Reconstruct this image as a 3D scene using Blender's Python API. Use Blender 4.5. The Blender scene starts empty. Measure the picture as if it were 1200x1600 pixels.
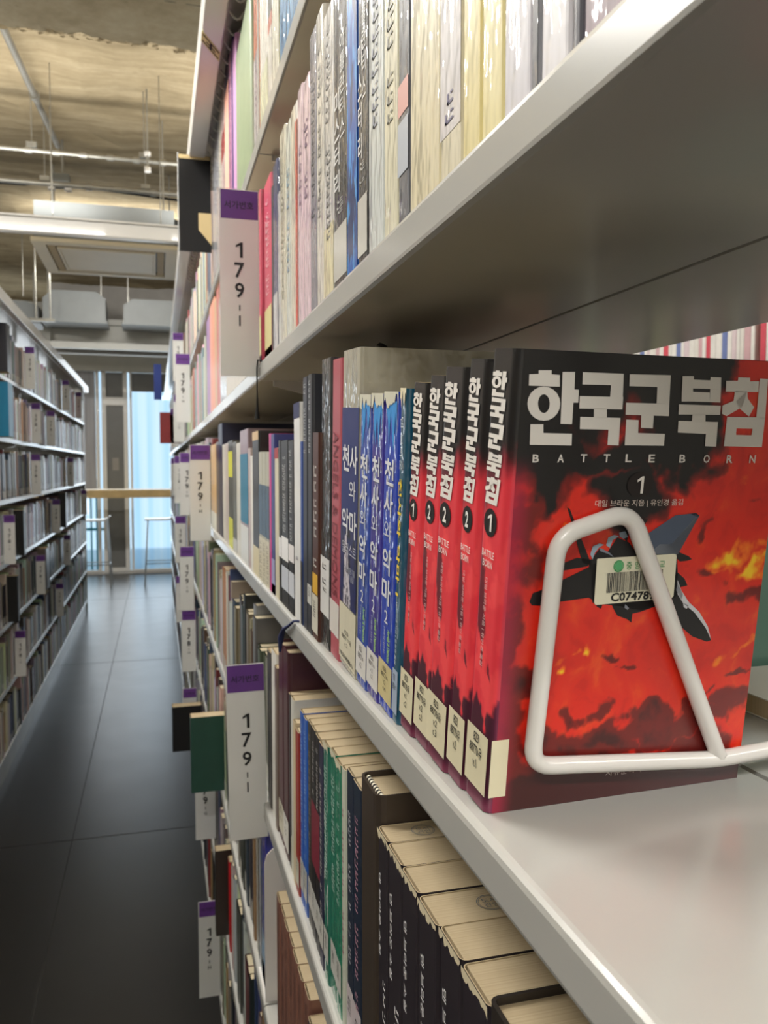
import bpy, math, random
import numpy as np
from mathutils import Matrix, Vector

C = bpy.context.scene.collection
R = math.radians
PI = math.pi
rnd = random.Random(179)
CZ = 1.58                                   # camera height over the floor

# ------------------------------------------------------------------ camera, world, lamps, exposure
FPX, YAW, PITCH = 1282.57, R(15.42), R(3.197)
_F = np.array([math.sin(YAW)*math.cos(PITCH), math.cos(YAW)*math.cos(PITCH), -math.sin(PITCH)])
_R = np.array([math.cos(YAW), -math.sin(YAW), 0.0])
_U = np.cross(_R, _F)
cam_d = bpy.data.cameras.new('camera')
cam = bpy.data.objects.new('camera', cam_d)
C.objects.link(cam)
cam_d.sensor_fit = 'HORIZONTAL'; cam_d.sensor_width = 36.0
cam_d.lens = 36.0*FPX/1200.0
cam_d.clip_start = 0.01; cam_d.clip_end = 100
cam.matrix_world = Matrix(((_R[0], _U[0], -_F[0], 0), (_R[1], _U[1], -_F[1], 0), (_R[2], _U[2], -_F[2], CZ), (0, 0, 0, 1)))
cam_d.dof.use_dof = True
cam_d.dof.focus_distance = 0.50
cam_d.dof.aperture_fstop = 25.0
bpy.context.scene.camera = cam

def ray(x, y):                               # direction through a pixel of the 1200x1600 frame, camera at z = 0
    return _F + _R*(x-600)/FPX - _U*(y-800)/FPX
def on_x(x, y, X): d = ray(x, y); return d*X/d[0]
def on_y(x, y, Y): d = ray(x, y); return d*Y/d[1]
def on_z(x, y, Z): d = ray(x, y); return d*Z/d[2]
def proj(p):
    p = np.asarray(p, float); z = p@_F
    return 600+FPX*(p@_R)/z, 800-FPX*(p@_U)/z

w = bpy.data.worlds.new('sky'); bpy.context.scene.world = w; w.use_nodes = True
w.node_tree.nodes['Background'].inputs[0].default_value = (0.70, 0.87, 1.0, 1)
w.node_tree.nodes['Background'].inputs[1].default_value = 0.85

def area_light(name, loc, sx, sy, power, rot=(0, 0, 0), col=(1, 0.975, 0.925)):
    l = bpy.data.lights.new(name, 'AREA'); l.shape = 'RECTANGLE'; l.size = sx; l.size_y = sy
    l.energy = power; l.color = col
    o = bpy.data.objects.new(name, l); o.location = loc; o.rotation_euler = rot; C.objects.link(o)
    return o
LAMPS = [(1.65, 1.72, 0.85), (3.0, 1.97, 0.65), (-1.6, 1.72, 0.95)]      # Y, height above the camera, strength of the lamp rows across the aisles
for Y, dz, k in LAMPS:  # second row is added for glints on the film-wrapped spines
    for X, g in ((-3.2, 1.5), (-1.15, 1.6), (0.9, 0.6), (2.95, 1.0)):
        area_light('tube_light', (X, Y, CZ+dz-0.035), 1.5, 0.10, 40*k*g)
        area_light('ceiling_uplight', (X, Y, CZ+dz+0.06), 1.5, 0.10, 20*k, (PI, 0, 0))
for X in (-3.2, -1.15, 0.9, 2.95):                   # uplights added over the unlit white rail to brighten the concrete
    area_light('added_uplight', (X, 5.2, CZ+1.47), 1.6, 0.12, 14, (PI, 0, 0))
for X in (-3.2, 2.95): area_light('tube_light', (X, 5.2, CZ+1.31), 1.5, 0.10, 34)
for X in (-3.4, -0.35, 2.7):
    area_light('bulkhead_fill', (X, 8.7, CZ+2.05), 1.2, 0.10, 24, (R(62), 0, 0))  # hidden lamps added to brighten the far bulkhead
    area_light('ceiling_uplight', (X, 8.0, CZ+2.02), 1.4, 0.12, 9, (PI, 0, 0))  # uplights without fixtures, added to lift the far ceiling
area_light('window_daylight', (-0.6, 12.45, CZ+0.1), 4.0, 2.8, 52, (-PI/2, 0, 0), (0.86, 0.94, 1.0))
vs = bpy.context.scene.view_settings
vs.view_transform = 'Standard'; vs.look = 'None'; vs.gamma = 1.0; vs.use_curve_mapping = False
vs.exposure = 0.42

# ------------------------------------------------------------------ helpers
def lin(c):
    return tuple(((v/255)/12.92 if v/255 <= 0.04045 else (((v/255)+0.055)/1.055)**2.4) for v in c)

class NT:
    def __init__(s, name):
        s.m = bpy.data.materials.new(name); s.m.use_nodes = True
        s.t = s.m.node_tree; s.b = s.t.nodes['Principled BSDF']
    def n(s, typ, **kw):
        q = s.t.nodes.new(typ)
        for k, v in kw.items(): setattr(q, k, v)
        return q
    def l(s, a, b): s.t.links.new(a, b)
    def objcoord(s, scale=(1, 1, 1)):
        tc = s.n('ShaderNodeTexCoord'); mp = s.n('ShaderNodeMapping'); mp.inputs['Scale'].default_value = scale
        s.l(tc.outputs['Object'], mp.inputs['Vector']); return mp.outputs['Vector']
    def noise(s, scale, detail=3, vec=None, rough=0.5):
        q = s.n('ShaderNodeTexNoise'); q.inputs['Scale'].default_value = scale
        q.inputs['Detail'].default_value = detail; q.inputs['Roughness'].default_value = rough
        if vec is not None: s.l(vec, q.inputs['Vector'])
        return q.outputs['Fac']
    def ramp(s, fac, stops):
        q = s.n('ShaderNodeValToRGB'); e = q.color_ramp.elements
        while len(e) < len(stops): e.new(0.5)
        for i, (p, c) in enumerate(stops): e[i].position = p; e[i].color = (*c, 1)
        s.l(fac, q.inputs['Fac']); return q.outputs['Color']
    def mix(s, a, b, fac, mode='MIX'):
        q = s.n('ShaderNodeMix', data_type='RGBA', blend_type=mode)
        for sock, v in ((q.inputs[6], a), (q.inputs[7], b)):
            if isinstance(v, tuple): sock.default_value = (*v[:3], 1)
            else: s.l(v, sock)
        if isinstance(fac, (int, float)): q.inputs[0].default_value = fac
        else: s.l(fac, q.inputs[0])
        return q.outputs[2]
    def bump(s, h, strength, dist=0.002):
        q = s.n('ShaderNodeBump'); q.inputs['Strength'].default_value = strength; q.inputs['Distance'].default_value = dist
        s.l(h, q.inputs['Height']); return q.outputs['Normal']

def flat(name, rgb, rough=0.5, metal=0.0, var=0.06, spec=0.5, nscale=6, coat=0):
    k = NT(name); c = lin(rgb); f = k.noise(nscale, 4, k.objcoord())
    k.l(k.ramp(f, [(0.3, tuple(v*(1-var) for v in c)), (0.7, tuple(min(1, v*(1+var)) for v in c))]), k.b.inputs['Base Color'])
    k.b.inputs['Roughness'].default_value = rough; k.b.inputs['Metallic'].default_value = metal
    k.b.inputs['Specular IOR Level'].default_value = spec; k.b.inputs['Coat Weight'].default_value = coat
    return k.m

M = {}
def tinted(name, rough, coat=0.0, coat_rough=0.1, bumpk=0.0, bscale=(1, 1, 1), ns=40, dist=4, grime=0.12):
    k = NT(name); oi = k.n('ShaderNodeObjectInfo'); f = k.noise(25, 4, k.objcoord())
    g = k.ramp(f, [(0.3, (1-grime,)*3), (0.65, (1, 1, 1))])
    k.l(k.mix(oi.outputs['Color'], g, 1.0, 'MULTIPLY'), k.b.inputs['Base Color'])
    k.b.inputs['Roughness'].default_value = rough
    k.b.inputs['Coat Weight'].default_value = coat; k.b.inputs['Coat Roughness'].default_value = coat_rough
    if bumpk:
        nrm = k.bump(k.noise(ns, 2, k.objcoord(bscale), 0.5), bumpk, dist*0.0001)
        k.l(nrm, k.b.inputs['Coat Normal'])
    return k.m
M['cover'] = tinted('book_cover_card', 0.42, 0.25, 0.22)
M['wrap'] = tinted('book_cover_in_clear_film', 0.45, 1.0, 0.05, 1.0, (1, 1.0, 0.45), 55, 55, 0.05)
M['print'] = tinted('printed_ink', 0.5, 0.15, 0.2, grime=0.03)
M['label'] = tinted('paper_sticker_under_tape', 0.5, 0.5, 0.15, 0.15, (1, 1, .5), 50, 20, grime=0.10)
def art_material(name, coat):
    k = NT(name); a = k.n('ShaderNodeAttribute', attribute_name='art')
    k.l(a.outputs['Color'], k.b.inputs['Base Color'])
    k.b.inputs['Roughness'].default_value = 0.4; k.b.inputs['Coat Weight'].default_value = coat; k.b.inputs['Coat Roughness'].default_value = 0.15
    return k.m
M['art'] = art_material('printed_picture', 0.35)
k = NT('page_edges'); v = k.objcoord((1, 900, 0.3))
f = k.noise(1.0, 2, v); f2 = k.noise(12, 3, k.objcoord())
c = k.ramp(f, [(0.3, lin((178, 162, 132))), (0.7, lin((198, 182, 152)))])
k.l(k.mix(c, k.ramp(f2, [(0.35, (0.80, 0.76, 0.70)), (0.7, (1, 1, 1))]), 1.0, 'MULTIPLY'), k.b.inputs['Base Color'])
k.l(k.bump(f, 0.15, 0.0004), k.b.inputs['Normal']); k.b.inputs['Roughness'].default_value = 0.8
M['pages'] = k.m
k = NT('painted_shelf_steel'); f = k.noise(3, 4, k.objcoord()); f2 = k.noise(900, 2, k.objcoord())
k.l(k.ramp(f, [(0.3, lin((172, 172, 168))), (0.7, lin((182, 182, 178)))]), k.b.inputs['Base Color'])
k.l(k.bump(f2, 0.06, 0.0004), k.b.inputs['Normal'])
k.b.inputs['Roughness'].default_value = 0.26; k.b.inputs['Coat Weight'].default_value = 0.35; k.b.inputs['Coat Roughness'].default_value = 0.12
M['steel'] = k.m
M['white'] = flat('white_enamel', (226, 224, 220), 0.28, var=0.02, coat=0.4)
M['paper'] = flat('white_card', (232, 232, 228), 0.45, var=0.02)
M['purple'] = flat('purple_header', (104, 58, 140), 0.4, var=0.05)
M['black'] = flat('black_plastic', (11, 11, 12), 0.5, spec=0.3)
M['galv'] = flat('galvanised_pipe', (165, 163, 155), 0.38, 0.6, var=0.15, nscale=14)
M['duct'] = flat('grey_unit_housing', (140, 144, 144), 0.5, var=0.05)
M['cream'] = flat('cream_unit_grille', (250, 241, 218), 0.5, var=0.02)
M['offwhite'] = flat('offwhite_paint', (206, 205, 198), 0.5, var=0.03)
M['greywall'] = flat('grey_plaster', (150, 146, 140), 0.7, var=0.06)
M['wood'] = flat('pale_counter_wood', (206, 176, 122), 0.45, var=0.1, nscale=9)
M['tan'] = flat('tan_card', (198, 176, 128), 0.6)
M['chrome'] = flat('brushed_steel_tube', (170, 172, 172), 0.3, 0.8)
k = NT('clear_acrylic'); k.b.inputs['Base Color'].default_value = (0.93, 0.95, 0.97, 1); k.b.inputs['Roughness'].default_value = 0.12
k.b.inputs['Transmission Weight'].default_value = 1.0; k.b.inputs['IOR'].default_value = 1.15; k.b.inputs['Alpha'].default_value = 0.30
M['acrylic'] = k.m
k = NT('window_glass'); k.b.inputs['Base Color'].default_value = (0.80, 0.93, 1, 1); k.b.inputs['Roughness'].default_value = 0.05
k.b.inputs['Transmission Weight'].default_value = 1.0; k.b.inputs['IOR'].default_value = 1.02; M['glass'] = k.m
k = NT('frosted_channel_glass'); f = k.noise(1.0, 2, k.objcoord((9, 1, 0.15)))
k.l(k.ramp(f, [(0.3, (0.55, 0.78, 0.97)), (0.7, (0.92, 0.97, 1.0))]), k.b.inputs['Base Color'])
k.b.inputs['Roughness'].default_value = 0.35; k.b.inputs['Transmission Weight'].default_value = 1.0; k.b.inputs['IOR'].default_value = 1.02
M['frost'] = k.m
k = NT('roller_blind_grey'); k.l(k.ramp(k.noise(3, 2, k.objcoord((8, 1, .3))), [(0.3, lin((150, 150, 156))), (0.7, lin((176, 176, 180)))]), k.b.inputs['Base Color'])
k.b.inputs['Roughness'].default_value = 0.8; M['blind'] = k.m
M['spandrel'] = flat('grey_infill_panel', (112, 112, 110), 0.35, var=0.06)
k = NT('polished_floor'); f = k.noise(1.1, 6, k.objcoord(), 0.6)
k.l(k.ramp(f, [(0.3, lin((30, 29, 28))), (0.7, lin((34, 33, 31)))]), k.b.inputs['Base Color'])
f2 = k.noise(5, 4, k.objcoord()); rr = k.n('ShaderNodeMapRange'); rr.inputs[3].default_value = 0.27; rr.inputs[4].default_value = 0.33
k.l(f2, rr.inputs[0]); k.l(rr.outputs[0], k.b.inputs['Roughness'])
k.l(k.bump(k.noise(2.2, 2, k.objcoord()), 0.05, 0.02), k.b.inputs['Normal']); k.b.inputs['Specular IOR Level'].default_value = 0.5
M['floor'] = k.m
M['joint'] = flat('floor_joint', (34, 33, 31), 0.7)
def concrete(name, a, b, c3, board=True):
    k = NT(name); v = k.objcoord((0.6, 4.2, 1)) if board else k.objcoord((1.5, 1.5, 1.5))
    f = k.noise(2.6, 10, v, 0.66); f2 = k.noise(14, 6, k.objcoord(), 0.7)
    col = k.ramp(f, [(0.30, lin(a)), (0.48, lin(b)), (0.62, lin(c3))])
    sp = k.ramp(k.noise(3.2, 10, k.objcoord((1, 2.6, 1)), 0.75), [(0.30, (0.55, 0.52, 0.48)), (0.40, (1, 1, 1))])
    k.l(k.mix(k.mix(col, k.ramp(f2, [(0.3, (0.86, 0.85, 0.83)), (0.7, (1, 1, 1))]), 1, 'MULTIPLY'), sp, 1, 'MULTIPLY'), k.b.inputs['Base Color'])
    k.l(k.bump(f, 0.4, 0.03), k.b.inputs['Normal']); k.b.inputs['Roughness'].default_value = 0.95; k.b.inputs['Specular IOR Level'].default_value = 0.1
    return k.m
M['conc'] = concrete('board_marked_concrete', (146, 132, 106), (168, 153, 124), (184, 169, 140))
M['beamc'] = concrete('smooth_beam_concrete', (128, 118, 96), (142, 132, 110), (152, 143, 122), False)
def emit(name, rgb, s):
    m = bpy.data.materials.new(name); m.use_nodes = True; b = m.node_tree.nodes['Principled BSDF']
    b.inputs['Emission Color'].default_value = (*rgb, 1); b.inputs['Emission Strength'].default_value = s
    return m
M['tube'] = emit('lit_tube', (1, 0.96, 0.88), 9.0)

def link(name, me, mats, parent=None, loc=(0, 0, 0), color=None):
    o = bpy.data.objects.new(name, me)
    for m in (mats if isinstance(mats, (list, tuple)) else [mats]):
        if m is not None and len(me.materials) < len(mats if isinstance(mats, (list, tuple)) else [mats]): me.materials.append(m)
    o.location = loc
    if parent is not None: o.parent = parent
    if color is not None: o.color = (*lin(color), 1)
    C.objects.link(o); return o
def tag(o, label=None, cat=None, group=None, kind=None):
    for k_, v_ in (('label', label), ('category', cat), ('group', group), ('kind', kind)):
        if v_: o[k_] = v_
    return o
def empty(name, loc=(0, 0, 0)):
    o = bpy.data.objects.new(name, None); o.location = loc; C.objects.link(o); return o
class MB:
    def __init__(s): s.v = []; s.f = []; s.mi = []; s.sm = []
    def add(s, v, f, mi=0, sm=False):
        n = len(s.v); s.v += [tuple(p) for p in v]; s.f += [tuple(i+n for i in q) for q in f]
        s.mi += [mi]*len(f); s.sm += [sm]*len(f); return s
    def box(s, x0, x1, y0, y1, z0, z1, mi=0):
        v = [(x0, y0, z0), (x1, y0, z0), (x1, y1, z0), (x0, y1, z0), (x0, y0, z1), (x1, y0, z1), (x1, y1, z1), (x0, y1, z1)]
        return s.add(v, [(0, 3, 2, 1), (4, 5, 6, 7), (0, 1, 5, 4), (1, 2, 6, 5), (2, 3, 7, 6), (3, 0, 4, 7)], mi)
    def tube(s, pts, r, seg=10, mi=0, closed=False):
        P = [Vector(p) for p in pts]; n = len(P); rings = []
        up = None
        for i in range(n):
            a = P[(i-1) % n] if (i > 0 or closed) else P[i]; b = P[(i+1) % n] if (i < n-1 or closed) else P[i]
            t = (b-a).normalized()
            if up is None:
                up = t.orthogonal().normalized()
            up = (up - t*up.dot(t)); up = up.normalized() if up.length > 1e-6 else t.orthogonal().normalized()
            q = t.cross(up); rr = r[i] if isinstance(r, (list, tuple)) else r
            rings.append([tuple(P[i] + (up*math.cos(2*PI*j/seg) + q*math.sin(2*PI*j/seg))*rr) for j in range(seg)])
        v = [p for g in rings for p in g]; f = []
        for i in range(n if closed else n-1):
            i2 = (i+1) % n
            f += [(i*seg+j, i*seg+(j+1) % seg, i2*seg+(j+1) % seg, i2*seg+j) for j in range(seg)]
        s.add(v, f, mi, True)
        if not closed:
            s.add(rings[0], [tuple(range(seg))[::-1]], mi); s.add(rings[-1], [tuple(range(seg))], mi)
        return s
    def prism(s, poly, axis, a, b, mi=0):      # poly in the two other axes
        n = len(poly)
        def P(p, h): return {'x': (h, p[0], p[1]), 'y': (p[0], h, p[1]), 'z': (p[0], p[1], h)}[axis]
        v = [P(p, a) for p in poly] + [P(p, b) for p in poly]
        f = [tuple(range(n)), tuple(range(2*n-1, n-1, -1))] + [(i, n+i, n+(i+1) % n, (i+1) % n) for i in range(n)]
        return s.add(v, f, mi)
    def mesh(s, name):
        me = bpy.data.meshes.new(name); me.from_pydata(s.v, [], s.f)
        me.polygons.foreach_set('material_index', s.mi); me.polygons.foreach_set('use_smooth', s.sm); me.update(); return me
    def build(s, name, mats, parent=None, loc=(0, 0, 0), color=None):
        return link(name, s.mesh(name), mats, parent, loc, color)
def bevel(o, wd, seg=2):
    m = o.modifiers.new('bevel', 'BEVEL'); m.width = wd; m.segments = seg; m.limit_method = 'ANGLE'; return o

# text and print meshes, normalised to a unit box (x 0..1, y 0..1)
_tc = {}
def text_mesh(body, bold=0.0, res=2, spacing=1.0):
    key = (body, bold, res, spacing)
    if key in _tc: return _tc[key]
    if body == '1':
        return (np.array([(.60, 0), (1, 0), (1, 1), (.70, 1), (0, .80), (0, .66), (.60, .80)]), [(0, 1, 2, 3, 6), (3, 4, 5, 6)], .46)
    cu = bpy.data.curves.new('t', 'FONT'); cu.body = body; cu.offset = bold; cu.resolution_u = res; cu.align_x = 'CENTER'
    cu.space_line = spacing
    o = bpy.data.objects.new('t', cu); C.objects.link(o)
    dg = bpy.context.evaluated_depsgraph_get(); dg.update()
    me = o.evaluated_get(dg).to_mesh()
    v = np.array([p.co[:2] for p in me.vertices]); f = [tuple(p.vertices) for p in me.polygons]
    lo, hi = v.min(0), v.max(0); asp = (hi[0]-lo[0])/(hi[1]-lo[1])
    v = (v-lo)/(hi-lo)
    o.evaluated_get(dg).to_mesh_clear(); bpy.data.objects.remove(o); bpy.data.curves.remove(cu)
    _tc[key] = (v, f, asp); return _tc[key]
SP, FR = 'spine', 'front'
def decal(parent, name, v, f, face, a0, a1, z0, z1, color, rot=False, T=0, off=0.00035, mat=None, label=None):
    """Print laid on a face of a book. face spine: a = y in book space (0 near .. T far); face front: a = x."""
    out = []
    for x, y in v:
        if face == SP:
            if rot: yy = a1 - (a1-a0)*y; zz = z1 - (z1-z0)*x
            else: yy = a1 - (a1-a0)*x; zz = z0 + (z1-z0)*y
            out.append((-off, yy, zz))
        elif face == FR:
            out.append((a0+(a1-a0)*x, -off, z0+(z1-z0)*y))
        else:                                   # 'top': x depth, y thickness
            out.append((a0+(a1-a0)*x, z0+(z1-z0)*y, T+off))
    me = bpy.data.meshes.new(name); me.from_pydata(out, [], f); me.update()
    o = link(name, me, mat or M['print'], parent, color=color)
    if label: o['label'] = label
    return o
QUAD = ([(0, 0), (1, 0), (1, 1), (0, 1)], [(0, 1, 2, 3)])
def txt(parent, body, face, a0, a1, z0, z1, color, rot=False, bold=0.0, off=0.0006, name='lettering', spacing=1.0, T=0):
    v, f, asp = text_mesh(body, bold, spacing=spacing)
    return decal(parent, name, v, f, face, a0, a1, z0, z1, color, rot, off=off, T=T)
def dashes(parent, y0, y1, z0, z1, color, n=9, off=0.0005, rng=rnd):
    """small illegible print: a column of short marks"""
    v, f = [], []; h = 1.0/n
    for i in range(n):
        if rng.random() < 0.15: continue
        a = i*h + h*0.12; b = a + h*rng.uniform(0.45, 0.75); l = rng.uniform(0, 0.25); r_ = 1-rng.uniform(0, 0.2)
        for (p, q, s_, t_) in ((l, r_, a, a+(b-a)*0.25), (l, l+0.18, a, b), (rng.uniform(0.45, 0.6), r_, b-(b-a)*0.22, b)):
            m = len(v); v += [(p, s_), (q, s_), (q, t_), (p, t_)]; f.append((m, m+1, m+2, m+3))
    return decal(parent, 'small_print', v, f, SP, y0, y1, z0, z1, color, off=off)

# ------------------------------------------------------------------ books
_bm = {}
def cover_mesh(T, H, W, r, hard=False):
    key = (round(T, 4), round(H, 3), round(W, 3), round(r, 4), hard)
    if key in _bm: return _bm[key]
    t = 0.0022 if hard else 0.0007
    r = min(r, T*0.45)
    out, inn = [(W, 0)], [(W, t)]
    for cx, cy, a0 in ((r, r, -PI/2), (r, T-r, PI)):
        for k_ in range(4):
            a = a0 - k_*PI/6
            out.append((cx+r*math.cos(a), cy+r*math.sin(a))); q = max(r-t, 0.0003)
            inn.append((cx+q*math.cos(a), cy+q*math.sin(a)))
    out.append((W, T)); inn.append((W, T-t))
    mb = MB(); n = len(out)
    v = [(x, y, 0) for x, y in out] + [(x, y, H) for x, y in out] + [(x, y, 0) for x, y in inn] + [(x, y, H) for x, y in inn]
    for i in range(n-1):
        sm = 0 < i < n-2
        mb.add([v[i], v[i+1], v[n+i+1], v[n+i]], [(0, 3, 2, 1)], 0)
        mb.add([v[n+i], v[n+i+1], v[3*n+i+1], v[3*n+i]], [(0, 3, 2, 1)], 0 if hard else 1)
        mb.add([v[i], v[i+1], v[2*n+i+1], v[2*n+i]], [(0, 1, 2, 3)], 0 if hard else 1)
        mb.add([v[2*n+i], v[2*n+i+1], v[3*n+i+1], v[3*n+i]], [(0, 1, 2, 3)], 0 if hard else 1)
    for a, b in ((0, 0), (n-1, n-1)):
        mb.add([v[a], v[n+a], v[3*n+a], v[2*n+a]], [(0, 1, 2, 3)], 0 if hard else 1)
    me = mb.mesh('cover')
    e = 0.004 if hard else 0.0008; tb = t
    pm = MB().box(0.0026 if not hard else 0.004, W-e, tb, T-tb, 0.0004 if not hard else 0.003, H-(0.0006 if not hard else 0.004)).mesh('pages')
    _bm[key] = (me, pm); return _bm[key]

N_IND = [0]
def book(x, y, z, T, H, W=0.152, color=(120, 120, 120), r=0.003, hard=False, wrap=False, lean=0.0, yaw=0.0,
         label='', group=None, band=None, sticker=None, marks=None, parts=True):
    """root = cover mesh (origin at the near bottom spine corner); children pages, sticker, bands, print"""
    me, pm = cover_mesh(T, H, W, r, hard)
    mat = M['wrap'] if wrap else M['cover']
    mk = me.name + ('w' if wrap else 'c')
    if mk not in _bm:
        m2 = me.copy(); m2.materials.append(mat); m2.materials.append(M['pages']); _bm[mk] = m2
    o = bpy.data.objects.new('book', _bm[mk]); C.objects.link(o)
    o.location = (x, y, CZ+z); o.rotation_euler = (lean, 0, yaw); o.color = (*lin(color), 1)
    if not pm.materials: pm.materials.append(M['pages'])
    p = bpy.data.objects.new('page_block', pm); C.objects.link(p); p.parent = o
    tag(o, label, 'book', group)
    N_IND[0] += 1
    if band:
        for (z0, z1, c) in band:
            decal(o, 'spine_band', *QUAD, SP, 0.0008, T-0.0008, H*z0, H*z1, c, off=0.0002, mat=M['wrap'] if wrap else None)
    if sticker:
        c, z0, z1 = sticker
        decal(o, 'call_number_sticker', *QUAD, SP, 0.001, T-0.001, z0, z1, c, off=0.0004, mat=M['label'])
        if parts: dashes(o, T*0.3, T*0.75, z0+(z1-z0)*0.4, z0+(z1-z0)*0.9, (60, 60, 60), 4, 0.0007)
    if marks and parts:
        for (z0, z1, c, n) in marks: dashes(o, T*0.28, T*0.72, H*z0, H*z1, c, n)
    return o

# ------------------------------------------------------------------ setting
LV = {'canopy': 0.79, 'top': 0.469, 'second': 0.149, 'third': -0.171, 'fourth': -0.491, 'fifth': -0.811, 'sixth': -1.131, 'lowest': -1.451}
XF, YB0, PITCHB = 0.143, 0.11, 1.09
def st(name, mb, m, **kw): o = mb.build(name, m, **kw); o['kind'] = 'structure'; return o
fl = st('floor', MB().box(-6, 6, -4, 12.75, -0.1, 0), M['floor'])
for i, xx in enumerate((-0.37,)):                                  # floor joints as thin strips inlaid in the floor
    MB().box(xx-0.002, xx+0.002, -4, 12.6, 0, 0.0006).build('floor_joint', M['joint'], fl)
for yy in (3.62, 6.9, 10.2): MB().box(-6, 6, yy-0.002, yy+0.002, 0, 0.0006).build('floor_joint', M['joint'], fl)
st('wall_left', MB().box(-6.2, -6, -4, 12.75, 0, 4.3), M['greywall'])
st('wall_right', MB().box(6, 6.2, -4, 12.75, 0, 4.3), M['greywall'])
st('wall_back', MB().box(-6.2, 6.2, -4.2, -4, 0, 4.3), M['offwhite'])
# ceiling slab, gently uneven, with the rough-edged beam in front of it
mb = MB(); nx, ny = 60, 90
vv = [(-6+12*i/nx, -4+16.75*j/ny, CZ+2.32 + 0.012*math.sin(i*1.7+j*0.9)+0.010*rnd.uniform(-1, 1)) for j in range(ny+1) for i in range(nx+1)]
mb.add(vv, [(j*(nx+1)+i, (j+1)*(nx+1)+i, (j+1)*(nx+1)+i+1, j*(nx+1)+i+1) for j in range(ny) for i in range(nx)])
mb.box(-6.2, 6.2, -4.2, 12.95, CZ+2.36, CZ+2.5)
st('ceiling', mb, M['conc'])
def beam(y0, y1, z):
    mb = MB(); n = 260; prof = []
    ys = [y1 + 0.012*math.sin(i*0.7) + rnd.uniform(-0.012, 0.012) for i in range(n+1)]
    zs = [z + rnd.uniform(0.0, 0.016) for i in range(n+1)]
    v = []
    for i in range(n+1):
        x = -6+12*i/n
        v += [(x, y0, z), (x, y1-0.07, z+rnd.uniform(-0.002, 0.002)), (x, ys[i], zs[i]), (x, y1+0.02, CZ+2.36), (x, y0, CZ+2.36)]
    f = []
    for i in range(n):
        a, b = i*5, (i+1)*5
        f += [(a+k_, a+k_+1, b+k_+1, b+k_) for k_ in range(4)] + [(a+4, a, b, b+4)]
    mb.add(v, f); o = st('ceiling_beam', mb, M['beamc']); return o
bm1 = beam(3.25, 4.35, CZ+2.08)
MB().box(-6, 6, 3.92, 3.924, CZ+2.0795, CZ+2.081).build('formwork_line', M['joint'], bm1)
MB().box(-0.48, -0.476, 3.3, 4.28, CZ+2.0795, CZ+2.081).build('formwork_line', M['joint'], bm1)
# pebbly spatter along the broken edge of the beam
mb = MB()
for i in range(160):
    x = rnd.uniform(-0.9, 0.3); s_ = rnd.uniform(0.006, 0.022); y = 4.36+rnd.uniform(-0.02, 0.03); z = CZ+2.09+rnd.uniform(-.008, .012)
    P = [(x+s_*math.cos(a)*rnd.uniform(.7, 1.3), y+s_*0.7*math.sin(a), z) for a in (0, 1.05, 2.1, 3.14, 4.2, 5.2)]
    mb.add(P+[(x, y, z-s_*0.35)], [(k_, (k_+1) % 6, 6) for k_ in range(6)])
o = mb.build('concrete_spatter', M['conc'], bm1); o['kind'] = 'stuff'

# far wall with glazing
WY = 12.6
fw = MB()
fw.box(-6, 6, WY, WY+0.15, CZ+1.40, 4.0)                           # above the glazing
fw.box(-6, -1.9, WY, WY+0.15, 0, CZ+1.40); fw.box(1.2, 6, WY, WY+0.15, 0, CZ+1.40)
st('wall_far', fw, M['offwhite'])
t1 = st('trim_1', MB().box(-6, 6, WY-0.10, WY, CZ+1.36, CZ+1.45), M['offwhite'])
wn = st('window_1', MB().box(-1.9, 1.2, WY+0.02, WY+0.12, 0, 0.05), M['white'])
def wpart(name, x0, x1, z0, z1, m, y0=WY, y1=WY+0.07): return MB().box(x0, x1, y0, y1, CZ+z0, CZ+z1).build(name, m, wn)
for x0, x1 in ((-0.845, -0.80), (-0.765, -0.705), (-0.465, -0.405), (-0.375, -0.345)): wpart('mullion', x0, x1, -1.55, 1.36, M['white'])
wpart('mullion', 0.42, 0.48, -1.55, 1.36, M['white']); wpart('mullion', -1.5, -1.44, -1.55, 1.36, M['white'])
wpart('transom', -0.705, -0.465, 0.88, 1.0, M['white']); wpart('transom', -0.705, -0.465, -1.55, -1.49, M['white'])
wpart('transom', -0.345, 0.42, -1.55, -1.52, M['white']); wpart('transom', -1.44, -0.845, -1.55, -1.52, M['white'])
wpart('infill_panel', -0.705, -0.465, 1.0, 1.36, M['spandrel'], WY+0.03, WY+0.05); wpart('infill_panel', -0.705, -0.465, -1.49, 0.88, M['spandrel'], WY+0.03, WY+0.05)
wpart('infill_panel', -0.345, 0.42, 1.09, 1.36, M['spandrel'], WY+0.03, WY+0.05)
wpart('notice_sheet', -0.63, -0.54, -0.06, 0.12, M['greywall'], WY+0.024, WY+0.029)
wpart('pane', -0.345, 0.42, -1.52, 1.09, M['frost'], WY+0.03, WY+0.04)
wpart('pane', -0.80, -0.765, -1.55, 1.36, M['frost'], WY+0.03, WY+0.04)
wpart('pane', -0.405, -0.375, -1.55, 1.36, M['frost'], WY+0.03, WY+0.04)
wpart('pane', -1.44, -0.845, -1.52, 1.36, M['glass'], WY+0.03, WY+0.04)
wpart('roller_blind', -1.43, -0.85, -0.38, 1.36, M['blind'], WY+0.005, WY+0.012)
wpart('roller_blind', 0.48, 1.2, -1.5, 1.36, M['blind'], WY+0.005, WY+0.012); wpart('roller_blind', -1.9, -1.5, -1.5, 1.36, M['blind'], WY+0.005, WY+0.012)
teal = flat('teal_railing_paint', (70, 150, 160), 0.5)
rl = empty('outdoor_railing', (-1.1, WY+0.6, 0)); tag(rl, 'teal posts of a railing outside the glass under the blind', 'railing')
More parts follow.
